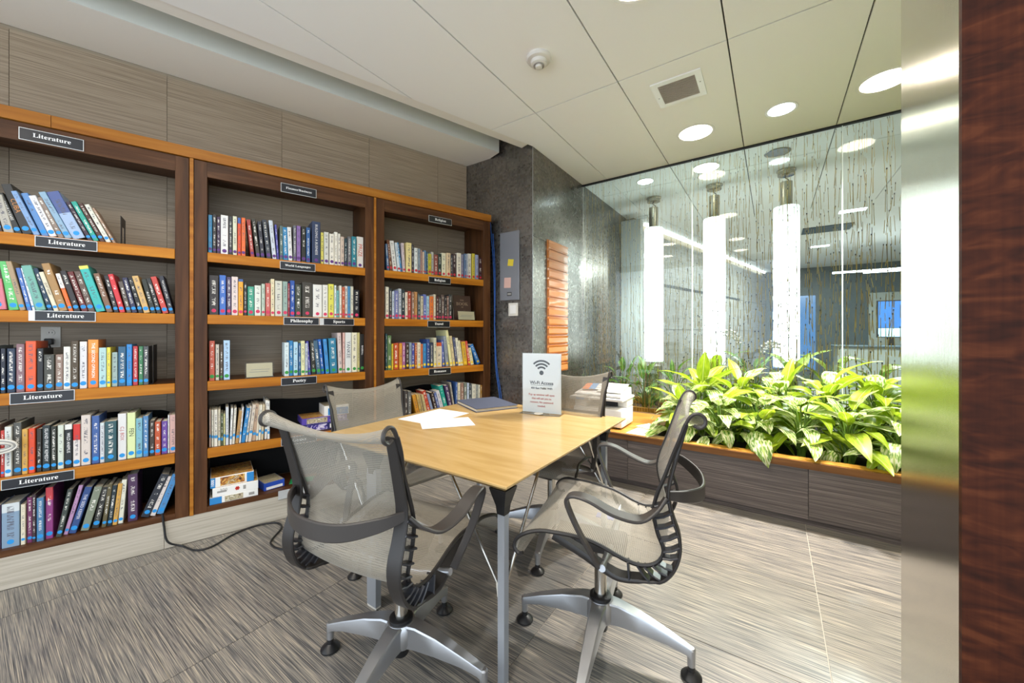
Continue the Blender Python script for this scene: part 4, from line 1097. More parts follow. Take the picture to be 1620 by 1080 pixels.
for key, rows in BOOKS.items():
    zb = {**SHELF_Z, 5: .193}[int(key[1])] - .0 + (.0005)
    zb = zb if key[1] != '5' else .1915
    stick = STK.get(key) if key in STK else STK.get(key[0])
    nb = len(rows)
    prev_end = -9
    for i, r in enumerate(rows):
        s0, s1, th, h, lean, col = r[:6]
        th = max(.007, th*.97 - .0008); L = R(lean)
        dp = min(.3, max(.12, h*.66*rb.uniform(.92,1.05)))
        if key == 'M4': dp = min(.3, h*.78)
        yv = .028 + rb.uniform(-.004,.01)
        me, pg = book_mesh(th, dp, h)
        # pivot on the lower corner on the side it leans to
        if L >= 0: o = link('book', me, None, bc(s0, yv, zb), (0,0,0)); m4 = Matrix.Rotation(BC,4,'Z') @ Matrix.Rotation(-L,4,'Y')
        else:
            o = link('book', me, None, bc(s1, yv, zb)); m4 = Matrix.Rotation(BC,4,'Z') @ Matrix.Rotation(-L,4,'Y') @ Matrix.Translation((-th,0,0))
        o.matrix_world = Matrix.Translation(bc(s0 if L >= 0 else s1, yv, zb)) @ m4
        o.color = srgb(col)
        lum = sum(srgb(col)[:3])/3
        o['print_color'] = (.82,.80,.74) if lum < .25 else (.09,.09,.12)
        o['print_scale'] = 0.0 if len(r) > 6 else h*rb.uniform(190,330)
        bcx, be = BANDS.get((key,i), ('000000', 2.0))
        o['band_color'] = srgb(bcx)[:3]; o['band_edge'] = be
        if key[0] == 'L' or i >= nb/2:
            k = nb-i; side = 'right'
        else: k = i+1; side = 'left'
        pos = ('%s book from the %s' % (ORD[k] if k < len(ORD) else str(k)+'th', side))
        if k == 1: pos = 'last book at the %s end' % side
        if k >= len(ORD): pos = '%d%s book from the %s' % (k, 'st' if k % 10 == 1 and k != 11 else 'nd' if k % 10 == 2 and k != 12 else 'rd' if k % 10 == 3 and k != 13 else 'th', side)
        tag(o, '%s %s, %s, %s' % (colour_word(col), pos, SHELF_NAME[key[1]], UNITS[key[0]][2]), 'book', 'books on the %s, %s' % (SHELF_NAME[key[1]], UNITS[key[0]][2]))
        link('pages', pg, o)
        if stick and key != 'M4':
            rr = min(.0115, th*.44); zs = .018 + rr*.4 + rb.uniform(0,.006)
            q = link('spine_sticker', dot_mesh[stick], o, (th/2, -.0002, zs), (R(-90),0,0)); q.scale = (rr, rr, rr)
        elif stick:
            q = link('spine_sticker', tape_mesh, o, (th/2, -.0001, .038+rb.uniform(0,.03))); q.scale = (th*.46, 1, .011)
        if len(r) > 6:
            body, tcol = r[6], r[7]
            size = th*.62 if len(body) > 6 else th*.8
            me2 = text_mesh(body, size, bold=.0)
            wdt = max(v.co.x for v in me2.vertices) - min(v.co.x for v in me2.vertices)
            sc = min(1.0, h*.72/max(wdt,1e-4))
            me2.materials.clear(); me2.materials.append(txt_mat(tcol))
            q = link('spine_title', me2, o, (th/2, -.0006, h*.57)); q.rotation_euler = (Matrix(((0,1,0),(0,0,-1),(-1,0,0)))).to_euler()
            q.scale = (sc, sc, sc)

# ------------------------------------------------------------------ shelf signs
def sign(body, s, zt, label, w=.215, h=.055, blank=0.0, size=.029):
    t = bc_empty('shelf_sign', s, -.0005, zt-h); tag(t, label, 'sign', 'black shelf signs')
    MB().box(0, w, -.0030, -.0004, 0, h).build('holder', M['sign_silver'], t)
    MB().box(blank+.003, w-.003, -.0042, -.0031, .003, h-.003).build('sign_plate', M['sign_black'], t)
    me = text_mesh(body, size, serif=True); me.materials.clear(); me.materials.append(M['text_white'])
    tw = max(v.co.x for v in me.vertices)-min(v.co.x for v in me.vertices); k = min(1.0, .72*(w-blank)/tw)
    q = link('lettering', me, t, (blank/2+w/2, -.0046, h*.52), (R(90),0,0)); q.scale = (k,k,k)
SG = [('Literature',-.798,2.264,'black sign reading Literature on the top rail of the left bookcase',.217,.06,0),
 ('Literature',-.747,1.736,'black sign reading Literature on the top shelf edge, left bookcase',.215,.054,0),
 ('Literature',-.767,1.361,'black sign reading Literature on second shelf edge with blank left end, left bookcase',.229,.052,.018),
 ('Literature',-.826,.954,'black sign reading Literature on the third shelf edge, left bookcase',.213,.056,0),
 ('Literature',-.852,.536,'black sign reading Literature on the lowest honey shelf edge, left bookcase',.238,.05,0),
 ('Finance/Business',.31,2.255,'black sign reading Finance/Business on the middle bookcase',.215,.06,0),
 ('World Languages',.305,1.73,'black sign reading World Languages on the middle bookcase',.213,.054,0),
 ('Philosophy',.326,1.355,'black sign reading Philosophy on the middle bookcase',.216,.052,0),
 ('Sports',.546,1.353,'black sign reading Sports on the middle bookcase',.232,.05,.024),
 ('Poetry',.312,.946,'black sign reading Poetry on the middle bookcase',.215,.052,0),
 ('Games',.312,.541,'black sign reading Games, partly behind the chair, middle bookcase',.215,.052,0),
 ('Religion',1.377,2.238,'dark sign reading Religion on the top rail of the right bookcase',.216,.055,0),
 ('Religion',1.376,1.722,'dark sign reading Religion on the top shelf edge, right bookcase',.207,.053,0),
 ('Travel',1.367,1.350,'dark sign reading Travel on the right bookcase',.208,.054,0),
 ('Romance',1.378,.947,'dark sign reading Romance on the right bookcase',.207,.056,0)]
for b, s, z, lab, w, h, bl in SG: sign(b, s, z, lab, w, h, bl)
t = bc_empty('sign_holder', .295, -.0005, .136); tag(t, 'empty grey sign holder on the bottom edge of the middle bookcase', 'sign holder')
MB().box(0,.19,-.004,-.0004,0,.056).build('plate', M['sign_silver'], t); MB().box(0,.19,-.007,-.0041,0,.004).build('lip', M['sign_silver'], t)

# ------------------------------------------------------------------ other things on the shelves
def bookend(s, z, hgt, wid, dep, label, solid=False):
    t = bc_empty('bookend', s, .06, z); tag(t, label, 'bookend')
    m = MB(); m.box(-.1,0,0,dep,0,.0015); m.build('foot', M['black'], t)
    m = MB()
    if solid: m.box(0,.0016,0,dep,.0016,hgt)
    else:
        m.box(0,.002,0,dep*.3,.0016,hgt); m.box(0,.002,dep*.7,dep,.0016,hgt); m.box(0,.002,dep*.3,dep*.7,hgt*.68,hgt); m.box(0,.002,dep*.3,dep*.7,.0016,hgt*.08)
    m.build('upright', M['black'], t)
bookend(-.455, 1.7405, .165, .1, .13, 'black metal bookend with a slot, top shelf of the left bookcase')
bookend(-.322, .9535, .225, .1, .16, 'solid black bookend after the books, third shelf of the left bookcase', True)
t = bc_empty('wall_outlet', -.818, WALL_Y-.0005, 1.166); tag(t, 'cream wall outlet above the books with a black plug', 'outlet')
MB().bbox(0,.075,-.006,0,0,.118,.002).build('plate', M['offwhite'], t)
for z in (.034,.084):
    MB().lathe([(.001,0),(.017,0),(.016,.003)], n=20, cap=True).build('socket', M['offwhite'], t, (.0375,-.006,z), (R(90),0,0))
    for dx in (-.006,.006): MB().box(.0375+dx-.0012,.0375+dx+.0012,-.0098,-.0088,z-.004,z+.005).build('slot', M['black'], t)
t = bc_empty('black_plug', -.782, WALL_Y-.0095, 1.2); tag(t, 'black power plug in the lower socket of the outlet', 'plug')
MB().bbox(-.016,.016,-.035,-.002,-.018,.016,.004).build('body', M['black'], t)
MB().tube(smooth_path([(0,-.03,-.01),(.01,-.035,-.05),(.0,-.02,-.12),(.02,-.014,-.2)],6), .004).build('cord', M['black'], t)

def card(s, y, z, w, h, tilt, label, mat='cardstock'):
    t = bc_empty('card_holder', s, y, z); tag(t, label, 'card holder')
    MB().box(0,w,0,.0016,0,h).build('front_sheet', M['acrylic'], t, (0,0,.001), (R(-tilt),0,0))
    MB().box(.008,w-.008,.002,.0026,.006,h-.008).build('card', M[mat], t, (0,0,.001), (R(-tilt),0,0))
    for zz, a, b in ((.5,.2,.85),(.36,.15,.8)):
        MB().box(w*a,w*b,.0017,.0019,h*zz,h*zz+.003).build('print_line', M['grey_plastic'], t, (0,0,.001), (R(-tilt),0,0))
    MB().box(0,w,0,.06,0,.0012).build('foot', M['acrylic'], t)
M['cardstock'] = plain('cardstock', 'dccfae', .8)
card(.115, .03, .9535, .16, .105, 14, 'small cream card in a clear holder on the middle bookcase')
card(1.665, .015, 1.3605, .185, .09, 10, 'small cream card in a clear holder in front of the brown book, right bookcase')
# face-out brown book
t = bc_empty('display_book', 1.67, .09, 1.3605); tag(t, 'dark brown book standing face-out behind a card, right bookcase', 'book')
fo = MB().bbox(0,.185,0,.003,0,.235,.001,1).build('cover', plain('brown_cover','3f2a22',.4), t, (0,0,0), (R(-8),0,0))
MB().box(.004,.181,.0032,.028,.003,.232).build('pages', M['pages'], t, (0,0,0), (R(-8),0,0))
MB().box(0,.185,.0285,.0315,0,.235).build('back_cover', M['frame_dark'], t, (0,0,0), (R(-8),0,0))
for body, sz, zz in (('THE',.02,.19),('BOOK',.042,.155),('OF',.018,.125)):
    me = text_mesh(body, sz, serif=True); me.materials.clear(); me.materials.append(txt_mat('8f7a64'))
    link('cover_title', me, fo, (.0925,-.0006,zz), (R(90),0,0))

# flat matte black shapes across the back of the lowest rows
for s0, s1, prof, lab in ((-.86,-.225,[.70,.735,.76,.768,.765,.755,.722],'wavy-topped black area behind the books on the fourth shelf, left bookcase'),
                          (-.07,.857,[.745,.762,.771,.756,.744,.739,.748,.76],'wavy-topped black area behind the thin books, middle bookcase'),
                          (1.1,1.9,[.69,.73,.76,.767,.755,.73,.70],'wavy-topped black area behind the leaning books, right bookcase')):
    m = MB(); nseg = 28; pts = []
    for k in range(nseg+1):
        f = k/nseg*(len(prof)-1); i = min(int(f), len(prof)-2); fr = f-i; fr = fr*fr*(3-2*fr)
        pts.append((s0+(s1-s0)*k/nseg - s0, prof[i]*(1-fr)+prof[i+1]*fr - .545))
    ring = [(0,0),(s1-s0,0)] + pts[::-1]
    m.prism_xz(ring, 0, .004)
    o = m.build('black_backing', M['flat_black'], None, bc(s0, .352, .545), (0,0,BC)); tag(o, lab, 'sheet')
for s0, s1, lab in ((-1.15,-.225,'flat black area across the back of the bottom shelf, left bookcase'),(-.07,.857,'flat black area across the back of the bottom shelf, middle bookcase')):
    tag(MB().prism_xz([(0,0),(s1-s0,0),(s1-s0,.288),(0,.288)], 0, .004).build('black_backing', M['flat_black'], None, bc(s0,.352,.1945), (0,0,BC)), lab, 'sheet')

# boxes of games and puzzles
def busy(name, stops, scale=38):
    m, nt, p = new_mat(name); tc = N(nt,'ShaderNodeTexCoord')
    vo = N(nt,'ShaderNodeTexNoise'); vo.inputs['Scale'].default_value = scale; vo.inputs['Detail'].default_value = 4; vo.inputs['Distortion'].default_value = 1.5
    nt.links.new(tc.outputs['Object'], vo.inputs['Vector'])
    r = ramp(nt, stops); nt.links.new(vo.outputs['Fac'], r.inputs['Fac']); nt.links.new(r.outputs['Color'], p.inputs['Base Color']); p.inputs['Roughness'].default_value = .3
    return m
art1 = busy('puzzle_art', [(.3,'3a2414'),(.42,'a8642c'),(.52,'e0b860'),(.6,'7a3c1c'),(.7,'d8d0b0')])
art2 = busy('puzzle_art_pale', [(.3,'7a6a58'),(.45,'c8bca0'),(.55,'8a8460'),(.7,'e0d8c8')])
art3 = busy('game_art', [(.3,'28205c'),(.45,'4a4098'),(.55,'b8b0d8'),(.7,'e8e4f0')])
def game_box(s, y, z, w, dp, h, body, top, label, bits, rz=0):
    t = bc_empty('game_box', s, y, z); t.rotation_euler = (0,0,BC+R(rz)); tag(t, label, 'box')
    MB().bbox(0,w,0,dp,0,h,.0015,1).build('body', body, t)
    MB().box(.004,w-.004,.004,dp-.004,h,h+.0006).build('lid_picture', top, t)
    for x0,x1,z0,z1,mt in bits: MB().box(x0*w,x1*w,-.0008,0,z0*h,z1*h).build('side_print', mt, t)
    return t
white_, blue_, red_ = M['white'], plain('box_blue','2c84c8',.4), plain('box_red','c83428',.4)
yy = .012
g1 = game_box(-.063, yy, .1915, .247, .26, .041, white_, art2, 'bottom puzzle box of the stack of three, blue and white side', [(0,.24,0,1,blue_),(.3,.68,.08,.92,art2),(.8,.92,.3,.7,M['grey_plastic'])])
g2 = game_box(-.05, yy+.004, .2332, .235, .25, .055, white_, art1, 'white puzzle box with a red jigsaw mark, middle of the stack', [(.1,.3,.4,.6,M['grey_plastic']),(.66,.72,.3,.75,M['grey_plastic'])], -1)
star = MB()
for k in range(3):
    a = k*math.pi/3; star.poly([(.012*math.cos(a)-.004*math.sin(a),0,.012*math.sin(a)+.004*math.cos(a)),(-.012*math.cos(a)-.004*math.sin(a),0,-.012*math.sin(a)+.004*math.cos(a)),(-.012*math.cos(a)+.004*math.sin(a),0,-.012*math.sin(a)-.004*math.cos(a)),(.012*math.cos(a)+.004*math.sin(a),0,.012*math.sin(a)-.004*math.cos(a))],[(0,1,2,3)])
star.build('jigsaw_mark', red_, g2, (.125,-.001,.03))
me = text_mesh('300', .026); me.materials.clear(); me.materials.append(M['grey_plastic']); link('print', me, g2, (.055,-.0012,.035), (R(90),0,0))
g3 = game_box(-.06, yy+.008, .2890, .222, .25, .062, white_, art1, 'top puzzle box of the stack, blue ends and golden picture', [(0,.11,.0,1,blue_),(.22,.78,.1,.92,art1),(.83,1,.0,.95,blue_)], 1)
me = text_mesh('1000', .022, bold=.0004); me.materials.clear(); me.materials.append(M['text_white']); link('print', me, g3, (.012,-.0012,.031), Matrix(((0,0,-1),(0,0,0),(0,0,0))).to_euler() if False else (R(90),R(-90),0))
t = game_box(.22, .05, .1915, .125, .17, .05, plain('tin_blue','2c50b4',.3), art2, 'blue tin box with a pale patterned lid beside the puzzles', [(.1,.9,.1,.45,white_)], 14)
tag(MB().prism([(0,0),(.14,-.03),(.17,.06),(.02,.09)],0,.003).build('green_card', plain('card_green','1f8a50',.6), None, bc(.37,.09,.1917), (0,0,BC)), 'flat green card lying on the bottom shelf beside the blue tin', 'card')
tag(MB().prism([(0,0),(.12,-.02),(.13,.02),(.01,.04)],0,.012).build('wooden_rack', M['wood_edge'], None, bc(.43,.17,.1917), (0,0,BC)), 'small brown wooden piece behind the green card, bottom shelf', 'game piece')
gb = game_box(.46, .06, .5435, .30, .2, .05, plain('box_navy','2a2c60',.4), art3, 'lower purple game box half behind the chair back, middle bookcase', [(.05,.5,.1,.9,art3),(.55,.75,.2,.8,white_)])
gb = game_box(.445, .065, .5945, .30, .2, .045, plain('box_violet','5a48a8',.4), art1, 'dark patterned flat game box on the purple ones, middle bookcase', [(.1,.55,.1,.9,art2),(.6,.95,.1,.9,art3)])
gb = game_box(.59, .07, .6402, .17, .19, .072, white_, art2, 'white and blue game box on top of the purple ones', [(.15,.97,.05,.75,blue_),(.3,.5,.2,.6,white_),(.62,.85,.2,.6,white_)])

# coiled cable hanging over the books at the left edge
t = bc_empty('coiled_cable', -.862, -.012, .7); tag(t, 'coil of pale braided cable at the left picture edge', 'cable')
for k, (ra, rb_) in enumerate(((.062,.034),(.055,.027),(.048,.020),(.041,.014))):
    MB().tube([(ra*math.cos(a), -.004*math.sin(2*a), rb_*math.sin(a)) for a in [2*math.pi*i/28 for i in range(29)]], .0042, 8).build('loop', M['offwhite'] if k % 2 == 0 else M['grey_plastic'], t, smooth=True)
# power cord on the floor
path = [bc(-.275,-.004,.21), bc(-.268,-.012,.14), bc(-.25,-.03,.05)] + [(x,y,.006) for x,y in ((-2.835,.735),(-2.719,.764),(-2.69,.831),(-2.74,.949),(-2.75,1.051),(-2.72,1.135),(-2.66,1.178),(-2.578,1.158),(-2.481,1.061),(-2.42,1.035),(-2.323,1.049),(-2.2,1.14),(-2.05,1.3))]
tag(MB().tube(smooth_path(path,8), .0055, 8).build('power_cord', M['black'], smooth=True), 'black power cord snaking from the bookcase across the floor', 'cord')
# blue network cable beside the right bookcase
path = [(-2.245,PIL_Y-.02,2.36),(-2.235,PIL_Y-.012,2.2),(-2.205,PIL_Y-.012,1.85),(-2.195,PIL_Y-.012,1.5),(-2.195,PIL_Y-.012,1.29),(-2.18,PIL_Y-.012,.92),(-2.13,PIL_Y-.015,.62),(-2.11,PIL_Y-.03,.25),(-2.10,PIL_Y-.06,.012)]
tag(MB().tube(smooth_path(path,8), .005, 8).build('network_cable', M['blue_cable'], smooth=True), 'blue network cable hanging between right bookcase and dark pillar', 'cable')
path = [(p[0]+.012+.008*math.sin(i*1.3), p[1]+.0, p[2]) for i, p in enumerate(path)]
tag(MB().tube(smooth_path(path[1:],8), .004, 8).build('network_cable', M['blue_cable'], smooth=True), 'thinner blue cable hanging just right of the other blue cable', 'cable')

# ------------------------------------------------------------------ things on the pillar
t = empty('wall_panel', (-2.124, PIL_Y, 1.551)); tag(t, 'tall brushed aluminium access panel on the dark pillar', 'panel')
MB().bbox(0,.216,-.022,-.0004,0,.636,.003).build('cover', M['silver_panel'], t)
MB().bbox(.085,.135,-.0245,-.0223,.04,.075,.001,1).build('lock_plate', M['frame_dark'], t)
MB().box(.09,.13,-.0250,-.0246,.047,.068).build('lock_print', M['grey_plastic'], t)
tag(MB().box(0,.062,-.0008,0,0,.062).build('sticky_note', plain('note_yellow','e0c838',.7), None, (-2.035,PIL_Y-.0225,1.872), (0,R(8),0)), 'yellow sticky note on the aluminium panel', 'note')
tag(MB().box(0,.075,-.0008,0,0,.095).build('sticky_note', plain('note_pink','d8b0a4',.7), None, (-2.075,PIL_Y-.0225,1.668), (0,R(2),0)), 'pale pink note low on the aluminium panel', 'note')
t = empty('light_switch', (-2.035, PIL_Y, 1.405)); tag(t, 'square white light switch below the aluminium panel', 'switch')
MB().bbox(0,.105,-.008,-.0004,0,.12,.002).build('plate', M['offwhite'], t); MB().bbox(.02,.085,-.0125,-.0082,.02,.1,.002).build('rocker', M['white'], t)

t = empty('brochure_rack', (PIL_X, 3.17, .86)); tag(t, 'orange wall rack of glossy clear brochure pockets on the pillar side', 'rack')
MB().box(.0004,.008,0,.41,0,1.28).build('back_panel', M['orange_acrylic'], t)
pk = MB()
npk = 14; ph = 1.28/npk
prof = [(.0085,.003),(.016,.006),(.022,.020),(.020,ph*.70),(.028,ph*.90)]
inn = [(x-.003, z+.002) for x, z in prof]
ring = prof + inn[::-1]
m = MB(); m.rings([[(x, y, z) for x, z in ring] for y in (.004,.406)])
pocket = m.build('pocket', None, mesh_only=True)
pocket.materials.append(M['orange_acrylic'])
for k in range(npk):
    link('pocket', pocket, t, (0,0,k*ph))
    for y in (.006,.402): MB().box(.0085,.019,y-.002,y+.002,k*ph+.006,k*ph+ph*.6).build('pocket_side', M['orange_acrylic'], t)

# ================================================================== TABLE
TX0, TX1, TY0, TY1, TZ = -1.905, -.737, 1.040, 2.292, .73
t = empty('meeting_table', ((TX0+TX1)/2, (TY0+TY1)/2, 0)); tag(t, 'square maple topped table on slim grey metal legs', 'table')
hx, hy = (TX1-TX0)/2, (TY1-TY0)/2
m = MB(); m.rings([[(-hx*a,-hy*b,z),(hx*a,-hy*b,z),(hx*a,hy*b,z),(-hx*a,hy*b,z)] for a,b,z in ((.965,.967,TZ-.024),(.998,.998,TZ-.009),(1,1,TZ-.007),(1,1,TZ-.001),(.9985,.9985,TZ))])
m.build('tabletop', M['wood_table'], t)
m = MB(); 
for a, b in ((-hx+.26,-hx+.30),(hx-.30,hx-.26)): m.box(a,b,-hy+.24,hy-.24,TZ-.05,TZ-.0245)
for a, b in ((-hy+.24,-hy+.28),(hy-.28,hy-.24)): m.box(-hx+.30,hx-.30,a,b,TZ-.05,TZ-.0245)
m.build('apron_frame', M['frame_dark'], t)
cx_, cy_ = (TX0+TX1)/2, (TY0+TY1)/2
def leg(x, y, blade=False, dirx=1, diry=1):
    x, y = x-cx_, y-cy_
    w = .034 if blade else .0145
    L = MB()
    L.rings([[(x-w*s,y-.014,z),(x+w*s,y-.014,z),(x+w*s,y+.014,z),(x-w*s,y+.014,z)] for z, s in ((.012,.93),(.06,.95),(TZ-.11,1.0),(TZ-.10,1.0))])
    lg = L.build('leg', plain('leg_grey','9ea2a8',.45,metal=.35) if 'leg_grey' not in bpy.data.materials else bpy.data.materials['leg_grey'], t)
    MB().rings([[(x-w*s,y-.014*s,z),(x+w*s,y-.014*s,z),(x+w*s,y+.014*s,z),(x-w*s,y+.014*s,z)] for z, s in ((0,.8),(.006,.95),(.012,.93))]).build('foot_pad', M['offwhite'], lg)
    MB().rings([[(x-a,y-a,z),(x+a,y-a,z),(x+a,y+a,z),(x-a,y+a,z)] for a, z in ((.016,TZ-.12),(.019,TZ-.09),(.034,TZ-.035),(.036,TZ-.0245))]).build('bracket', M['black'], lg)
    for dx, dy in ((dirx*.26,0),(0,diry*.26)):
        MB().tube([(x+(.014 if dx else 0)*dirx,y+(.012 if dy else 0)*diry,.34),(x+dx,y+dy,TZ-.0245)], .0065, 8).build('brace_rod', M['chrome'], lg, smooth=True)
        MB().tube([(x+(.02 if dx else .0)*dirx,y+(.018 if dy else 0)*diry,.36),(x+(.014 if dx else 0)*dirx,y+(.012 if dy else 0)*diry,.31)], .010, 8).build('brace_knuckle', M['offwhite'], lg, smooth=True)
leg(TX1-.05, TY0+.05, dirx=-1, diry=1)
leg(-1.50, TY0+.03, True, dirx=-1, diry=1)
leg(TX1-.09, TY1-.12, dirx=-1, diry=-1)
leg(TX0+.12, TY1-.12, dirx=1, diry=-1)

# ================================================================== CHAIRS
SLING = [(-.322,.966),(-.338,.960),(-.353,.972),(-.352,.991),(-.336,1.002),(-.316,.995),(-.300,.968),(-.283,.92),(-.262,.86),(-.238,.79),(-.216,.73),(-.206,.675),(-.217,.61),(-.236,.555),(-.216,.512),(-.168,.493),(-.110,.503),(-.02,.537),(.07,.550),(.15,.552),(.21,.544),(.248,.519),(.257,.490),(.240,.472),(.222,.478)]
def half_width(f):
    # f runs 0 (top curl) .. 1 (front lip)
    pts = [(0,.246),(.14,.242),(.22,.230),(.40,.222),(.55,.226),(.72,.232),(.84,.248),(.92,.272),(1,.282)]
    for (a,b),(c,d) in zip(pts,pts[1:]):
        if f <= c:
            k = (f-a)/(c-a); k = k*k*(3-2*k); return b+(d-b)*k
    return pts[-1][1]
sp_path = smooth_path([(x,0,z) for x,z in SLING], 4)
dist = [0]
for a, b in zip(sp_path, sp_path[1:]): dist.append(dist[-1]+(b-a).length)
TOT = dist[-1]
def sling_pt(i, v):
    p = sp_path[i]; f = dist[i]/TOT
    tan = (sp_path[min(i+1,len(sp_path)-1)]-sp_path[max(i-1,0)]).normalized()
    nrm = Vector((tan.z,0,-tan.x))           # away from the sitter
    if nrm.x > 0 and f < .5: nrm = -nrm
    if f >= .5 and nrm.z > 0: nrm = -nrm
    sag = .026*(1-v*v) * max(0, min(1, (f-.16)/.1)) * max(0, min(1, (.97-f)/.14)) * (1 if f < .45 or f > .62 else .6)
    if i < 25:                                  # the roll is fat at the corners, thin in the middle
        nk = sp_path[24]; p = nk + (p-nk)*(.38+.62*v*v)
    dip = Vector((0, 0, -.030*(1-v*v)*max(0, 1-f/.32)))
    return p + nrm*sag + dip + Vector((0, v*half_width(f), 0))
def sling_mesh():
    bm = bmesh.new(); uvl = bm.loops.layers.uv.new('UVMap'); nv = 14
    vs = [[bm.verts.new(sling_pt(i, -1+2*k/nv)) for k in range(nv+1)] for i in range(len(sp_path))]
    for i in range(len(vs)-1):
        for k in range(nv):
            f = bm.faces.new((vs[i][k],vs[i][k+1],vs[i+1][k+1],vs[i+1][k]))
            for l, (a, b) in zip(f.loops, ((i,k),(i,k+1),(i+1,k+1),(i+1,k))): l[uvl].uv = (.5+(-1+2*b/nv)*.24, dist[a])
            f.smooth = True
    me = bpy.data.meshes.new('mesh_sling'); bm.to_mesh(me); bm.free(); me.materials.append(M['mesh_fabric']); return me
SPINE = [(-.303,.966),(-.284,.894),(-.263,.812),(-.250,.738),(-.262,.667),(-.282,.604),(-.282,.551),(-.262,.497),(-.227,.461),(-.174,.447),(-.103,.437),(-.05,.452),(.03,.489),(.13,.528)]
def W(i, v): return sling_pt(i, v)
def chair_parts():
    P = []   # (name, mesh, parent index or None)
    P.append(('mesh_sling', sling_mesh()))
    for s in (-1, 1):
        P.append(('curl_edge', MB().tube([sling_pt(i, s)+Vector((0,s*.002,0)) for i in range(0, 25)], .006, 6).build('curl_edge', M['arm_dark'], mesh_only=True, smooth=True)))
        P.append(('sling_edge', MB().tube([sling_pt(i, s)+Vector((0,s*.003,0)) for i in range(24, len(sp_path))], .0068, 6).build('sling_edge', M['frame_dark'], mesh_only=True, smooth=True)))
        sp = smooth_path([(x,0,z) for x,z in SPINE], 5)
        n = len(sp); ys = []
        for i, p in enumerate(sp):
            f = i/(n-1); ys.append(s*(.226 - .008*math.sin(math.pi*min(1,f*1.6)) if f < .62 else .220-.01*(f-.62)))
        path = [Vector((p.x, y, p.z)) for p, y in zip(sp, ys)]
        wid = [.034 + .016*min(1, i/(n*.35)) if i < n*.78 else .050-.022*(i-n*.78)/(n*.22) for i in range(n)]
        P.append(('spine_frame', MB().ribbon(path, wid, [.010]*int(n*.7)+[.014+.014*(k/(n-int(n*.7))) for k in range(n-int(n*.7))], (0,1,0)).build('spine_frame', M['frame_dark'], mesh_only=True, smooth=True)))
        # ribs between the sling edge and the outer spine
        inner = smooth_path([(-.209,0,.70),(-.214,0,.625),(-.236,0,.556),(-.216,0,.512),(-.168,0,.493),(-.115,0,.502)], 10)
        outer = smooth_path([(-.252,0,.725),(-.268,0,.65),(-.284,0,.58),(-.262,0,.497),(-.215,0,.456),(-.105,0,.437)], 10)
        for k in range(11):
            q = int((k+.4)/11*(len(inner)-1)); a, b = inner[q], outer[q]; y = s*.228
            P.append(('spine_rib', MB().ribbon([Vector((a.x,y,a.z)), Vector(((a.x+b.x)/2,y,(a.z+b.z)/2-.004)), Vector((b.x,y,b.z))], .032, .0065, (0,1,0)).build('spine_rib', M['rib_grey'], mesh_only=True)))
        arm = smooth_path([(-.243,s*.232,.725),(-.215,s*.252,.690),(-.165,s*.280,.665),(-.09,s*.302,.682),(-.02,s*.306,.712),(.03,s*.306,.720),(.058,s*.304,.706),(.056,s*.300,.672),(.02,s*.285,.585),(-.035,s*.250,.470)], 6)
        na = len(arm)
        aw = [.034+.018*math.sin(math.pi*min(1,i/(na*.66))) if i < na*.66 else .034-.008*(i-na*.66)/(na*.34) for i in range(na)]
        wd = []
        P.append(('armrest', MB().ribbon(arm, aw, .0105, (0,1,0)).build('armrest', M['arm_dark'], mesh_only=True, smooth=True)))
    st = smooth_path([(-.246,-.232,.735),(-.300,-.19,.722),(-.352,-.10,.704),(-.366,0,.698),(-.352,.10,.704),(-.300,.19,.722),(-.246,.232,.735)], 6)
    ns = len(st)
    P.append(('lumbar_strap', MB().ribbon(st, [.026+.028*math.sin(math.pi*i/(ns-1)) for i in range(ns)], .010, (0,0,1)).build('lumbar_strap', M['arm_dark'], mesh_only=True, smooth=True)))
    m = MB(); m.bbox(-.10,.10,-.055,.055,.395,.455,.015,3); m.rings([[(.09,-.045,.40),(.09,.045,.40),(.09,.045,.445),(.09,-.045,.445)],[(.17,-.03,.44),(.17,.03,.44),(.17,.03,.46),(.17,-.03,.46)]])
    P.append(('tilt_mechanism', m.build('tilt_mechanism', M['frame_dark'], mesh_only=True, smooth=True)))
    P.append(('cross_bar', MB().tube([(-.045,-.245,.462),(-.045,-.12,.435),(-.045,0,.425),(-.045,.12,.435),(-.045,.245,.462)], [.012,.016,.02,.016,.012], 10).build('cross_bar', M['aluminium'], mesh_only=True, smooth=True)))
    return P
M['rib_grey'] = plain('rib_grey', '34353a', .3)
M['arm_dark'] = plain('arm_dark', '393533', .4)
upper = chair_parts()
column = MB().lathe([(.024,.20),(.024,.41)], n=20).build('column', M['chrome'], mesh_only=True, smooth=True)
hub_ring = MB().lathe([(.042,.200),(.042,.210),(.036,.214),(.025,.214)], n=24).build('hub_ring', M['black'], mesh_only=True, smooth=True)
gas = MB().lathe([(.026,.075),(.028,.08),(.028,.155)], n=20).build('gas_cylinder', M['black'], mesh_only=True, smooth=True)
hub = MB().lathe([(.030,.115),(.052,.12),(.056,.135),(.056,.185),(.048,.200),(.03,.2)], n=28).build('hub', M['aluminium'], mesh_only=True, smooth=True)
def arm_mesh():
    secs = []
    for x, w, z0, z1 in ((.03,.032,.118,.2),(.07,.027,.118,.198),(.15,.023,.112,.178),(.25,.019,.100,.141),(.31,.0155,.083,.116),(.328,.0150,.070,.108)):
        secs.append([(x,-w,z0+.004),(x,-w*.7,z0),(x,w*.7,z0),(x,w,z0+.004),(x,w,z1-.005),(x,w*.86,z1),(x,-w*.86,z1),(x,-w,z1-.005)])
    m = MB().rings(secs)
    m.lathe([(.0135,.045),(.0140,.085),(.0148,.104),(.010,.109)], (.327,0,0), 14)
    return m.build('base_arm', M['aluminium'], mesh_only=True, smooth=35)
base_arm = arm_mesh()
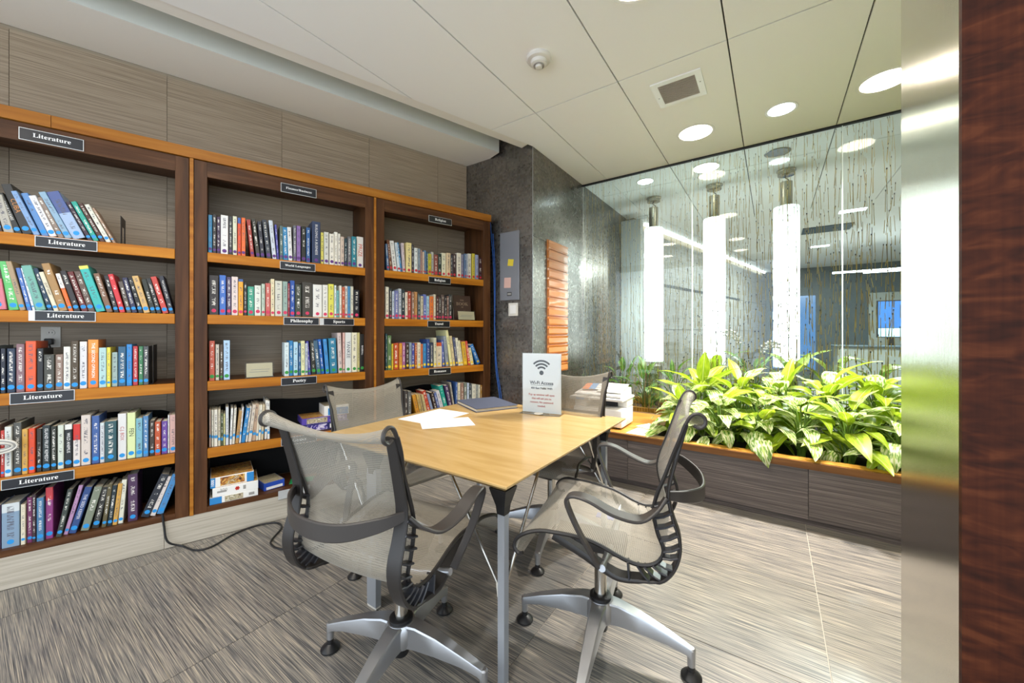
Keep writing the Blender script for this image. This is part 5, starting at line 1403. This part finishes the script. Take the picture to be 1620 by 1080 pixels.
glide = MB().lathe([(.030,0),(.036,.004),(.036,.009),(.026,.020),(.013,.028),(.012,.05)], (.327,0,0), 22).build('glide', M['black_rubber'], mesh_only=True, smooth=True)
def chair(x, y, face, base_ang, dz, label):
    t = empty('office_chair', (x,y,0), R(face)); tag(t, label, 'chair', 'mesh office chairs around the table')
    for nm, me in upper: link(nm, me, t, (0,0,dz))
    link('column', column, t, (0,0,min(0,dz)))
    for nm, me in (('hub_ring',hub_ring),('gas_cylinder',gas),('hub',hub)): link(nm, me, t)
    for k in range(4):
        a = link('base_arm', base_arm, t, (0,0,0), (0,0,R(base_ang+90*k-face)))
        link('glide', glide, a)
chair(-1.125, .918, 100, 16, 0.0, 'grey mesh office chair nearest the camera, seen from behind')
chair(-.565, 1.445, 192, 9.7, 0.0, 'grey mesh office chair in side view, by the planter side of the table')
chair(-1.88, 1.45, -9, -69, -.072, 'grey mesh office chair with its back to the bookcases')
chair(-1.10, 2.02, 270, -74, 0.0, 'grey mesh office chair on the far side, in front of the printer')

# ================================================================== THINGS ON THE TABLE
def on_quad(name, pts, z, mat, th=.0006):
    c = (sum(p[0] for p in pts)/len(pts), sum(p[1] for p in pts)/len(pts))
    a = sum(pts[i][0]*pts[(i+1)%len(pts)][1]-pts[(i+1)%len(pts)][0]*pts[i][1] for i in range(len(pts)))
    if a < 0: pts = pts[::-1]
    return MB().prism([(p[0]-c[0],p[1]-c[1]) for p in pts], 0, th).build(name, mat, None, (c[0],c[1],z))
def sheet_lines(parent, w, h, rz, rows):
    for k in range(rows):
        if k % 4 == 3: continue
        MB().box(-w/2, w/2*random.uniform(.5,1), -.0012, .0012, .0009, .0011).build('print_line', M['line_grey'], parent, (math.sin(-rz)*(h/2-k*h/rows)*1, math.cos(rz)*(h/2-k*h/rows), 0), (0,0,rz))
M['line_grey'] = plain('line_grey', 'b9bac0', .8)
def rect(cx, cy, w, h, ang):
    a = R(ang); ux, uy = math.cos(a), math.sin(a)
    return [(cx+ux*i*w/2-uy*j*h/2, cy+uy*i*w/2+ux*j*h/2) for i, j in ((-1,-1),(1,-1),(1,1),(-1,1))]
o = on_quad('paper_sheet', rect(-1.735,1.675,.255,.36,2), TZ+.0004, M['paper'], .001); tag(o, 'white printed sheet on the table, left one reaching the chair back', 'paper', 'papers on the table'); sheet_lines(o, .2, .3, R(2), 16)
o = on_quad('paper_sheet', rect(-1.545,1.585,.21,.29,-38), TZ+.0016, M['paper'], .001); tag(o, 'white printed sheet on the table, lying on top turned to the camera', 'paper', 'papers on the table'); sheet_lines(o, .16, .24, R(-38), 14)
t = empty('notebook', (-1.68, 2.12, TZ+.0004), R(-27)); tag(t, 'dark blue-grey closed binder lying at the far table corner', 'notebook')
MB().bbox(-.185,.185,-.155,.155,0,.004,.0015).build('back_cover', M['notebook'], t)
MB().box(-.178,.176,-.149,.149,.004,.020).build('pages', M['pages'], t)
MB().bbox(-.185,.185,-.155,.155,.020,.0245,.0015).build('front_cover', M['notebook'], t)
MB().bbox(-.190,-.180,-.155,.155,.0,.0245,.002).build('spine', M['notebook'], t)
# sign stand
a_, b_ = Vector((-1.357,2.091,0)), Vector((-1.088,2.136,0))
rz = math.atan2((b_-a_).y, (b_-a_).x)
t = empty('sign_stand', ((a_+b_)/2)[:2]+(TZ+.0004,), rz); tag(t, 'clear upright sign stand with a white Wi-Fi Access notice on the table', 'sign')
sw, shh = .262, .385
MB().box(-sw/2-.004,sw/2+.004,-.0045,-.0025,.004,shh+.004).build('front_sheet', M['acrylic'], t)
MB().box(-sw/2-.004,sw/2+.004,.0025,.0045,.004,shh+.004).build('back_sheet', M['acrylic'], t)
MB().bbox(-sw/2-.004,sw/2+.004,-.05,.05,0,.004,.001).build('base_plate', M['acrylic'], t)
MB().lathe([(.001,.004),(.03,.004),(.028,.007),(.001,.007)], (-.01,-.026,0), 20).build('base_label', M['offwhite'], t)
pa = MB().box(-sw/2,sw/2,-.0006,.0006,.006,shh).build('notice', M['paper'], t)
def put_text(body, size, z, mat, bold=0, x=0):
    me = text_mesh(body, size, bold=bold); me.materials.clear(); me.materials.append(mat); return link('lettering', me, pa, (x,-.0012,z), (R(90),0,0))
arcs_c = (.0, .262)
MB().lathe([(.0001,0),(.0145,0)], n=24, cap=False).build('wifi_symbol', M['text_black'], pa, (arcs_c[0],-.0012,arcs_c[1]), (R(90),0,0))
for r0 in (.030,.0505,.071):
    m = MB(); seg = 18; r1 = r0+.0115
    A = [R(45+90*k/seg) for k in range(seg+1)]
    vs = [(r0*math.cos(a),0,r0*math.sin(a)) for a in A] + [(r1*math.cos(a),0,r1*math.sin(a)) for a in A]
    m.poly(vs, [(k,k+1,seg+2+k,seg+1+k) for k in range(seg)])
    m.build('wifi_symbol', M['text_black'], pa, (arcs_c[0],-.0012,arcs_c[1]))
put_text('Wi-Fi Access', .030, .196, M['text_black'], .0009)
MB().box(-.074,.074,-.0012,-.0010,.1795,.1815).build('underline', M['text_black'], pa)
put_text('400 East Public WiFi', .0175, .162, M['text_black'], .0006)
for k, b in enumerate(('Pop up window will open', 'that will ask you to', 'connect. No password', 'needed.')): put_text(b, .0172, .120-k*.024, M['text_red'], .0005)

# ================================================================== PRINTER AND PAPERS ON THE LEDGE
t = empty('printer', (-1.28, 3.335, .4205)); tag(t, 'white multifunction printer on the wooden ledge behind the far chair', 'printer')
M['printer_white'] = plain('printer_white', 'e9e8e6', .4)
MB().bbox(-.225,.225,-.15,.165,.012,.165,.012,3).build('body', M['printer_white'], t, smooth=True)
for x in (-.18,.18):
    for y in (-.12,.13): MB().cyl((x,y,0),.018,0,.012,14).build('foot', M['black'], t)
MB().bbox(-.19,.15,-.154,-.149,.03,.085,.003).build('paper_drawer', M['offwhite'], t)
MB().bbox(-.225,.225,.0,.165,.165,.235,.01,3).build('upper_body', M['printer_white'], t, smooth=True)
MB().bbox(-.215,-.10,-.145,.02,.165,.225,.01,2).build('side_tower', M['printer_white'], t, smooth=True)
MB().bbox(-.09,.14,-.02,.001,.172,.215,.003).build('output_slot', M['black'], t)
MB().bbox(-.235,.235,-.165,.17,.236,.262,.008,3).build('scanner_deck', M['printer_white'], t, smooth=True)
MB().bbox(-.20,.20,-.14,.15,.2622,.268,.002).build('scanner_seal', M['black'], t)
m = MB(); m.rings([[(-.215,y,z0),(.215,y,z0),(.21,y,z1),(-.21,y,z1)] for y,z0,z1 in ((-.15,.268,.284),(-.02,.268,.300),(.15,.268,.330))])
m.build('document_lid', M['printer_white'], t)
m = MB(); m.rings([[(-.02,y,z0),(.20,y,z0),(.20,y,z0+.006),(-.02,y,z0+.006)] for y,z0 in ((-.10,.302),(.12,.352))])
m.build('feeder_tray', M['printer_white'], t)
MB().bbox(-.235,-.05,-.215,-.166,.232,.262,.006).build('control_panel', M['grey_plastic'], t)
MB().box(-.17,-.09,-.2162,-.2151,.24,.256).build('display', plain('panel_display','5a8cc0',.2), t)
for k in range(4): MB().cyl((-.08+k*.008,-.19,0),.003,.262,.264,10).build('button', M['black'], t)
for k, c in enumerate(('d8783c','5a98d0','e0e0dc')):
    o = on_quad('flyer', rect(-1.42+.06*k, 3.36+.01*k, .1, .18, 8), .4205+.3335+.0018*k+.012, plain('flyer_'+c, c, .6), .001)
    o.rotation_euler = (R(9.5),0,0); o.location.z -= .018
    tag(o, ('orange','light blue','white')[k]+' flyer lying on the printer lid', 'paper')
o = on_quad('paper_sheet', [(-1.0,3.12),(-.80,3.115),(-.765,3.33),(-.97,3.36)], .4206, M['paper'], .001); tag(o, 'blank white sheet on the ledge right of the printer, in front', 'paper')
o = on_quad('paper_sheet', [(-1.0,3.40),(-.83,3.33),(-.80,3.51),(-.93,3.56)], .4218, M['paper'], .001); tag(o, 'crumpled white sheet on the ledge right of the printer, behind the other', 'paper')
tag(MB().tube(smooth_path([(-.86,3.17,.4265),(-.82,3.27,.4265),(-.80,3.42,.4265),(-.86,3.62,.4265)],6), .0035, 6).build('thin_cord', M['frame_dark'], smooth=True), 'thin dark cord lying over the papers on the ledge', 'cord')
# small blue scrap on the floor below the table
tag(on_quad('candy_wrapper', [(-.99,2.44),(-.86,2.46),(-.84,2.53),(-.95,2.52),(-1.0,2.5)], .0005, plain('wrapper','3c5cb8',.3), .006), 'small blue wrapper on the floor beyond the table', 'wrapper')

# ================================================================== PLANTS
def leaf_mesh(name, mat, length, width, droop, fold, wave, seed):
    """pointed oval blade along +x, arching down, with its own thickness of curve"""
    r = random.Random(seed)
    bm = bmesh.new(); uvl = bm.loops.layers.uv.new('UVMap'); nu, nv = 9, 4
    ph = r.uniform(0,6); tw = r.uniform(-.3,.3)
    vs = []
    for i in range(nu+1):
        u = i/nu
        w = width*(math.sin(math.pi*min(1,u**.72))**.85)*(1-.12*u) if 0 < u < 1 else width*.02
        ang = droop*u; x = length*(math.sin(ang)/droop if droop else u); z = -length*(1-math.cos(ang))/droop if droop else 0
        row = []
        for k in range(nv+1):
            v = -1+2*k/nv
            yy = v*w; zz = z + fold*abs(v)*w + wave*math.sin(u*11+ph+v*2)*abs(v)*.5 + tw*u*yy*.5
            row.append((bm.verts.new((x, yy, zz)), (u, v*.5*(w/width+.05))))
        vs.append(row)
    for i in range(nu):
        for k in range(nv):
            q = (vs[i][k], vs[i+1][k], vs[i+1][k+1], vs[i][k+1])
            f = bm.faces.new([a[0] for a in q]); f.smooth = True
            for l, a in zip(f.loops, q): l[uvl].uv = a[1]
    me = bpy.data.meshes.new(name); bm.to_mesh(me); bm.free(); me.materials.append(mat); return me
LEAVES = {
 'broad': [leaf_mesh('leaf', M['leaf_varieg'], .20+.02*(k%3), .052+.007*(k%2), .7+.35*(k%4), .10, .008, 40+k) for k in range(8)],
 'lime': [leaf_mesh('leaf', M['leaf_lime'], .24+.03*(k%3), .048+.008*(k%2), .5+.4*(k%4), .22, .008, 60+k) for k in range(8)],
 'deep': [leaf_mesh('leaf', M['leaf_deep'], .25+.03*(k%3), .036+.007*(k%2), .6+.4*(k%4), .25, .006, 80+k) for k in range(8)]}
PL = random.Random(21)
def plant(x, y, hgt, mix, nleaf, spread, label, scale=1.0, tall=0):
    t = empty('leafy_plant', (x, y, .345)); tag(t, label, 'plant', 'leafy plants in the planter')
    stems = MB()
    for i in range(nleaf):
        f = (i+.5)/nleaf
        az = i*2.4+PL.uniform(-.4,.4)
        up = 1-f                                   # first leaves are the upright young ones
        h = hgt*(.30+.62*up)*PL.uniform(.88,1.1); rad = spread*(.18+.75*f)*PL.uniform(.8,1.15)
        top = Vector((rad*math.cos(az), rad*math.sin(az), h))
        b = Vector((.02*math.cos(az*1.7), .02*math.sin(az*1.7), 0))
        mid = (b+top)/2 + Vector((-.25*rad*math.cos(az), -.25*rad*math.sin(az), h*.16))
        stems.tube(smooth_path([b, mid, top], 3), [.006]*3+[.0045]*3+[.003], 5)
        kind = mix[PL.randrange(len(mix))]
        el = R(62*up**1.4 - 12*f + PL.uniform(-16,16)) if i >= tall else R(PL.uniform(55,82))
        o = link('leaf', LEAVES[kind][PL.randrange(8)], t, top)
        o.rotation_euler = (PL.uniform(-.35,.35), -el, az); s = PL.uniform(.85,1.2)*scale; o.scale = (s,s,s)
    stems.build('stem', M['stem_green'], t, smooth=True)
FX = [-.60,-.34,-.08,.17,.42,.67,.95,1.3,1.7]
FL = ['beside the chair back, front row of planter','second from the chair back, front row of planter','third from the chair back, front row of planter','fourth from the chair back, front row of planter','front row of planter, left of the black liner fold','front row of planter, at the metal jamb','front row of planter, hidden behind the metal jamb','front row of planter, second one behind the metal jamb','front row of planter, farthest right behind the jamb']
for i, x in enumerate(FX): plant(x, 3.40+PL.uniform(-.03,.03), .42, ['broad','broad','broad','lime'], 30, .20, 'cream variegated broad-leaved plant, '+FL[i], .92)
MX = [-.52,-.22,.06,.34,.62,.90,1.25,1.65]
ML = ['behind the chair back','second from the chair back','third from the chair back','fourth from the chair back','beside the metal jamb','behind the metal jamb','second one behind the metal jamb','farthest right behind the jamb']
for i, x in enumerate(MX): plant(x, 3.72+PL.uniform(-.04,.04), .56, ['lime','lime','broad','lime'], 28, .22, 'lime green leafy plant just in front of the glass, '+ML[i], 1.0, 4)
BX = [-1.44,-1.16,-.86,-.46,-.16,.14,.44,.72,1.02]
BL = ['in the corner by the tiled pillar','in front of the farthest glowing column','left of the first glass joint','in front of the middle glowing column','between middle and nearest glowing column','in front of the nearest glowing column','at the second glass joint','right of the second glass joint','behind the metal jamb']
for i, x in enumerate(BX): plant(x, 4.32+PL.uniform(-.05,.08), .62 if 2 < i else .52, ['deep','lime'] if i > 2 else ['deep'], 18, .21, 'green long-leaved plant behind the glass, '+BL[i], 1.05 if i > 2 else .9, 5)
# two orchids behind the glass
for i, (x, y) in enumerate(((-.33,4.62),(-.10,4.66))):
    t = empty('orchid', (x, y, .345)); tag(t, 'pale orchid flowers on a thin stem behind the glass, '+('left' if i == 0 else 'right')+' one', 'orchid')
    st = smooth_path([(0,0,0),(.02,0,.45),(.05,0,.78),(.0,0,.90),(-.08,0,.92)] if i == 0 else [(0,0,0),(-.02,0,.40),(.0,0,.70),(.06,0,.80),(.13,0,.80)], 6)
    MB().tube(st, .004, 6).build('stem', M['stem_green'], t)
    for k in range(6):
        p = st[-1-k*2]
        m = MB()
        for a in range(5):
            q = a*2*math.pi/5+.3
            m.rings([[(.006*math.cos(q+e), -.004, .006*math.sin(q+e)) for e in (-.5,.5)]+[(.004*math.cos(q+e), .002, .004*math.sin(q+e)) for e in (.5,-.5)],
                     [(.03*math.cos(q+e*.7), -.012, .03*math.sin(q+e*.7)) for e in (-.5,.5)]+[(.03*math.cos(q+e*.7), -.009, .03*math.sin(q+e*.7)) for e in (.5,-.5)],
                     [(.042*math.cos(q+e*.2), -.006, .042*math.sin(q+e*.2)) for e in (-.5,.5)]+[(.042*math.cos(q+e*.2), -.004, .042*math.sin(q+e*.2)) for e in (.5,-.5)]])
        m.build('flower', M['flower'], t, (p.x, p.y, p.z-.02))
# black liner folds at the right end of the planter
m = MB(); m.rings([[(.62+.05*math.sin(k*1.3),3.21+.035*k,.345),(.62+.05*math.sin(k*1.3)+.03,3.21+.035*k,.40+.03*math.sin(k*2.1)),(.70+.03*math.cos(k),3.21+.035*k,.41+.02*math.sin(k*1.7)),(.74,3.21+.035*k,.345)] for k in range(7)])
tag(m.build('plastic_liner', M['black'], smooth=True), 'crumpled black plastic liner in the soil near the metal jamb', 'plastic sheet')
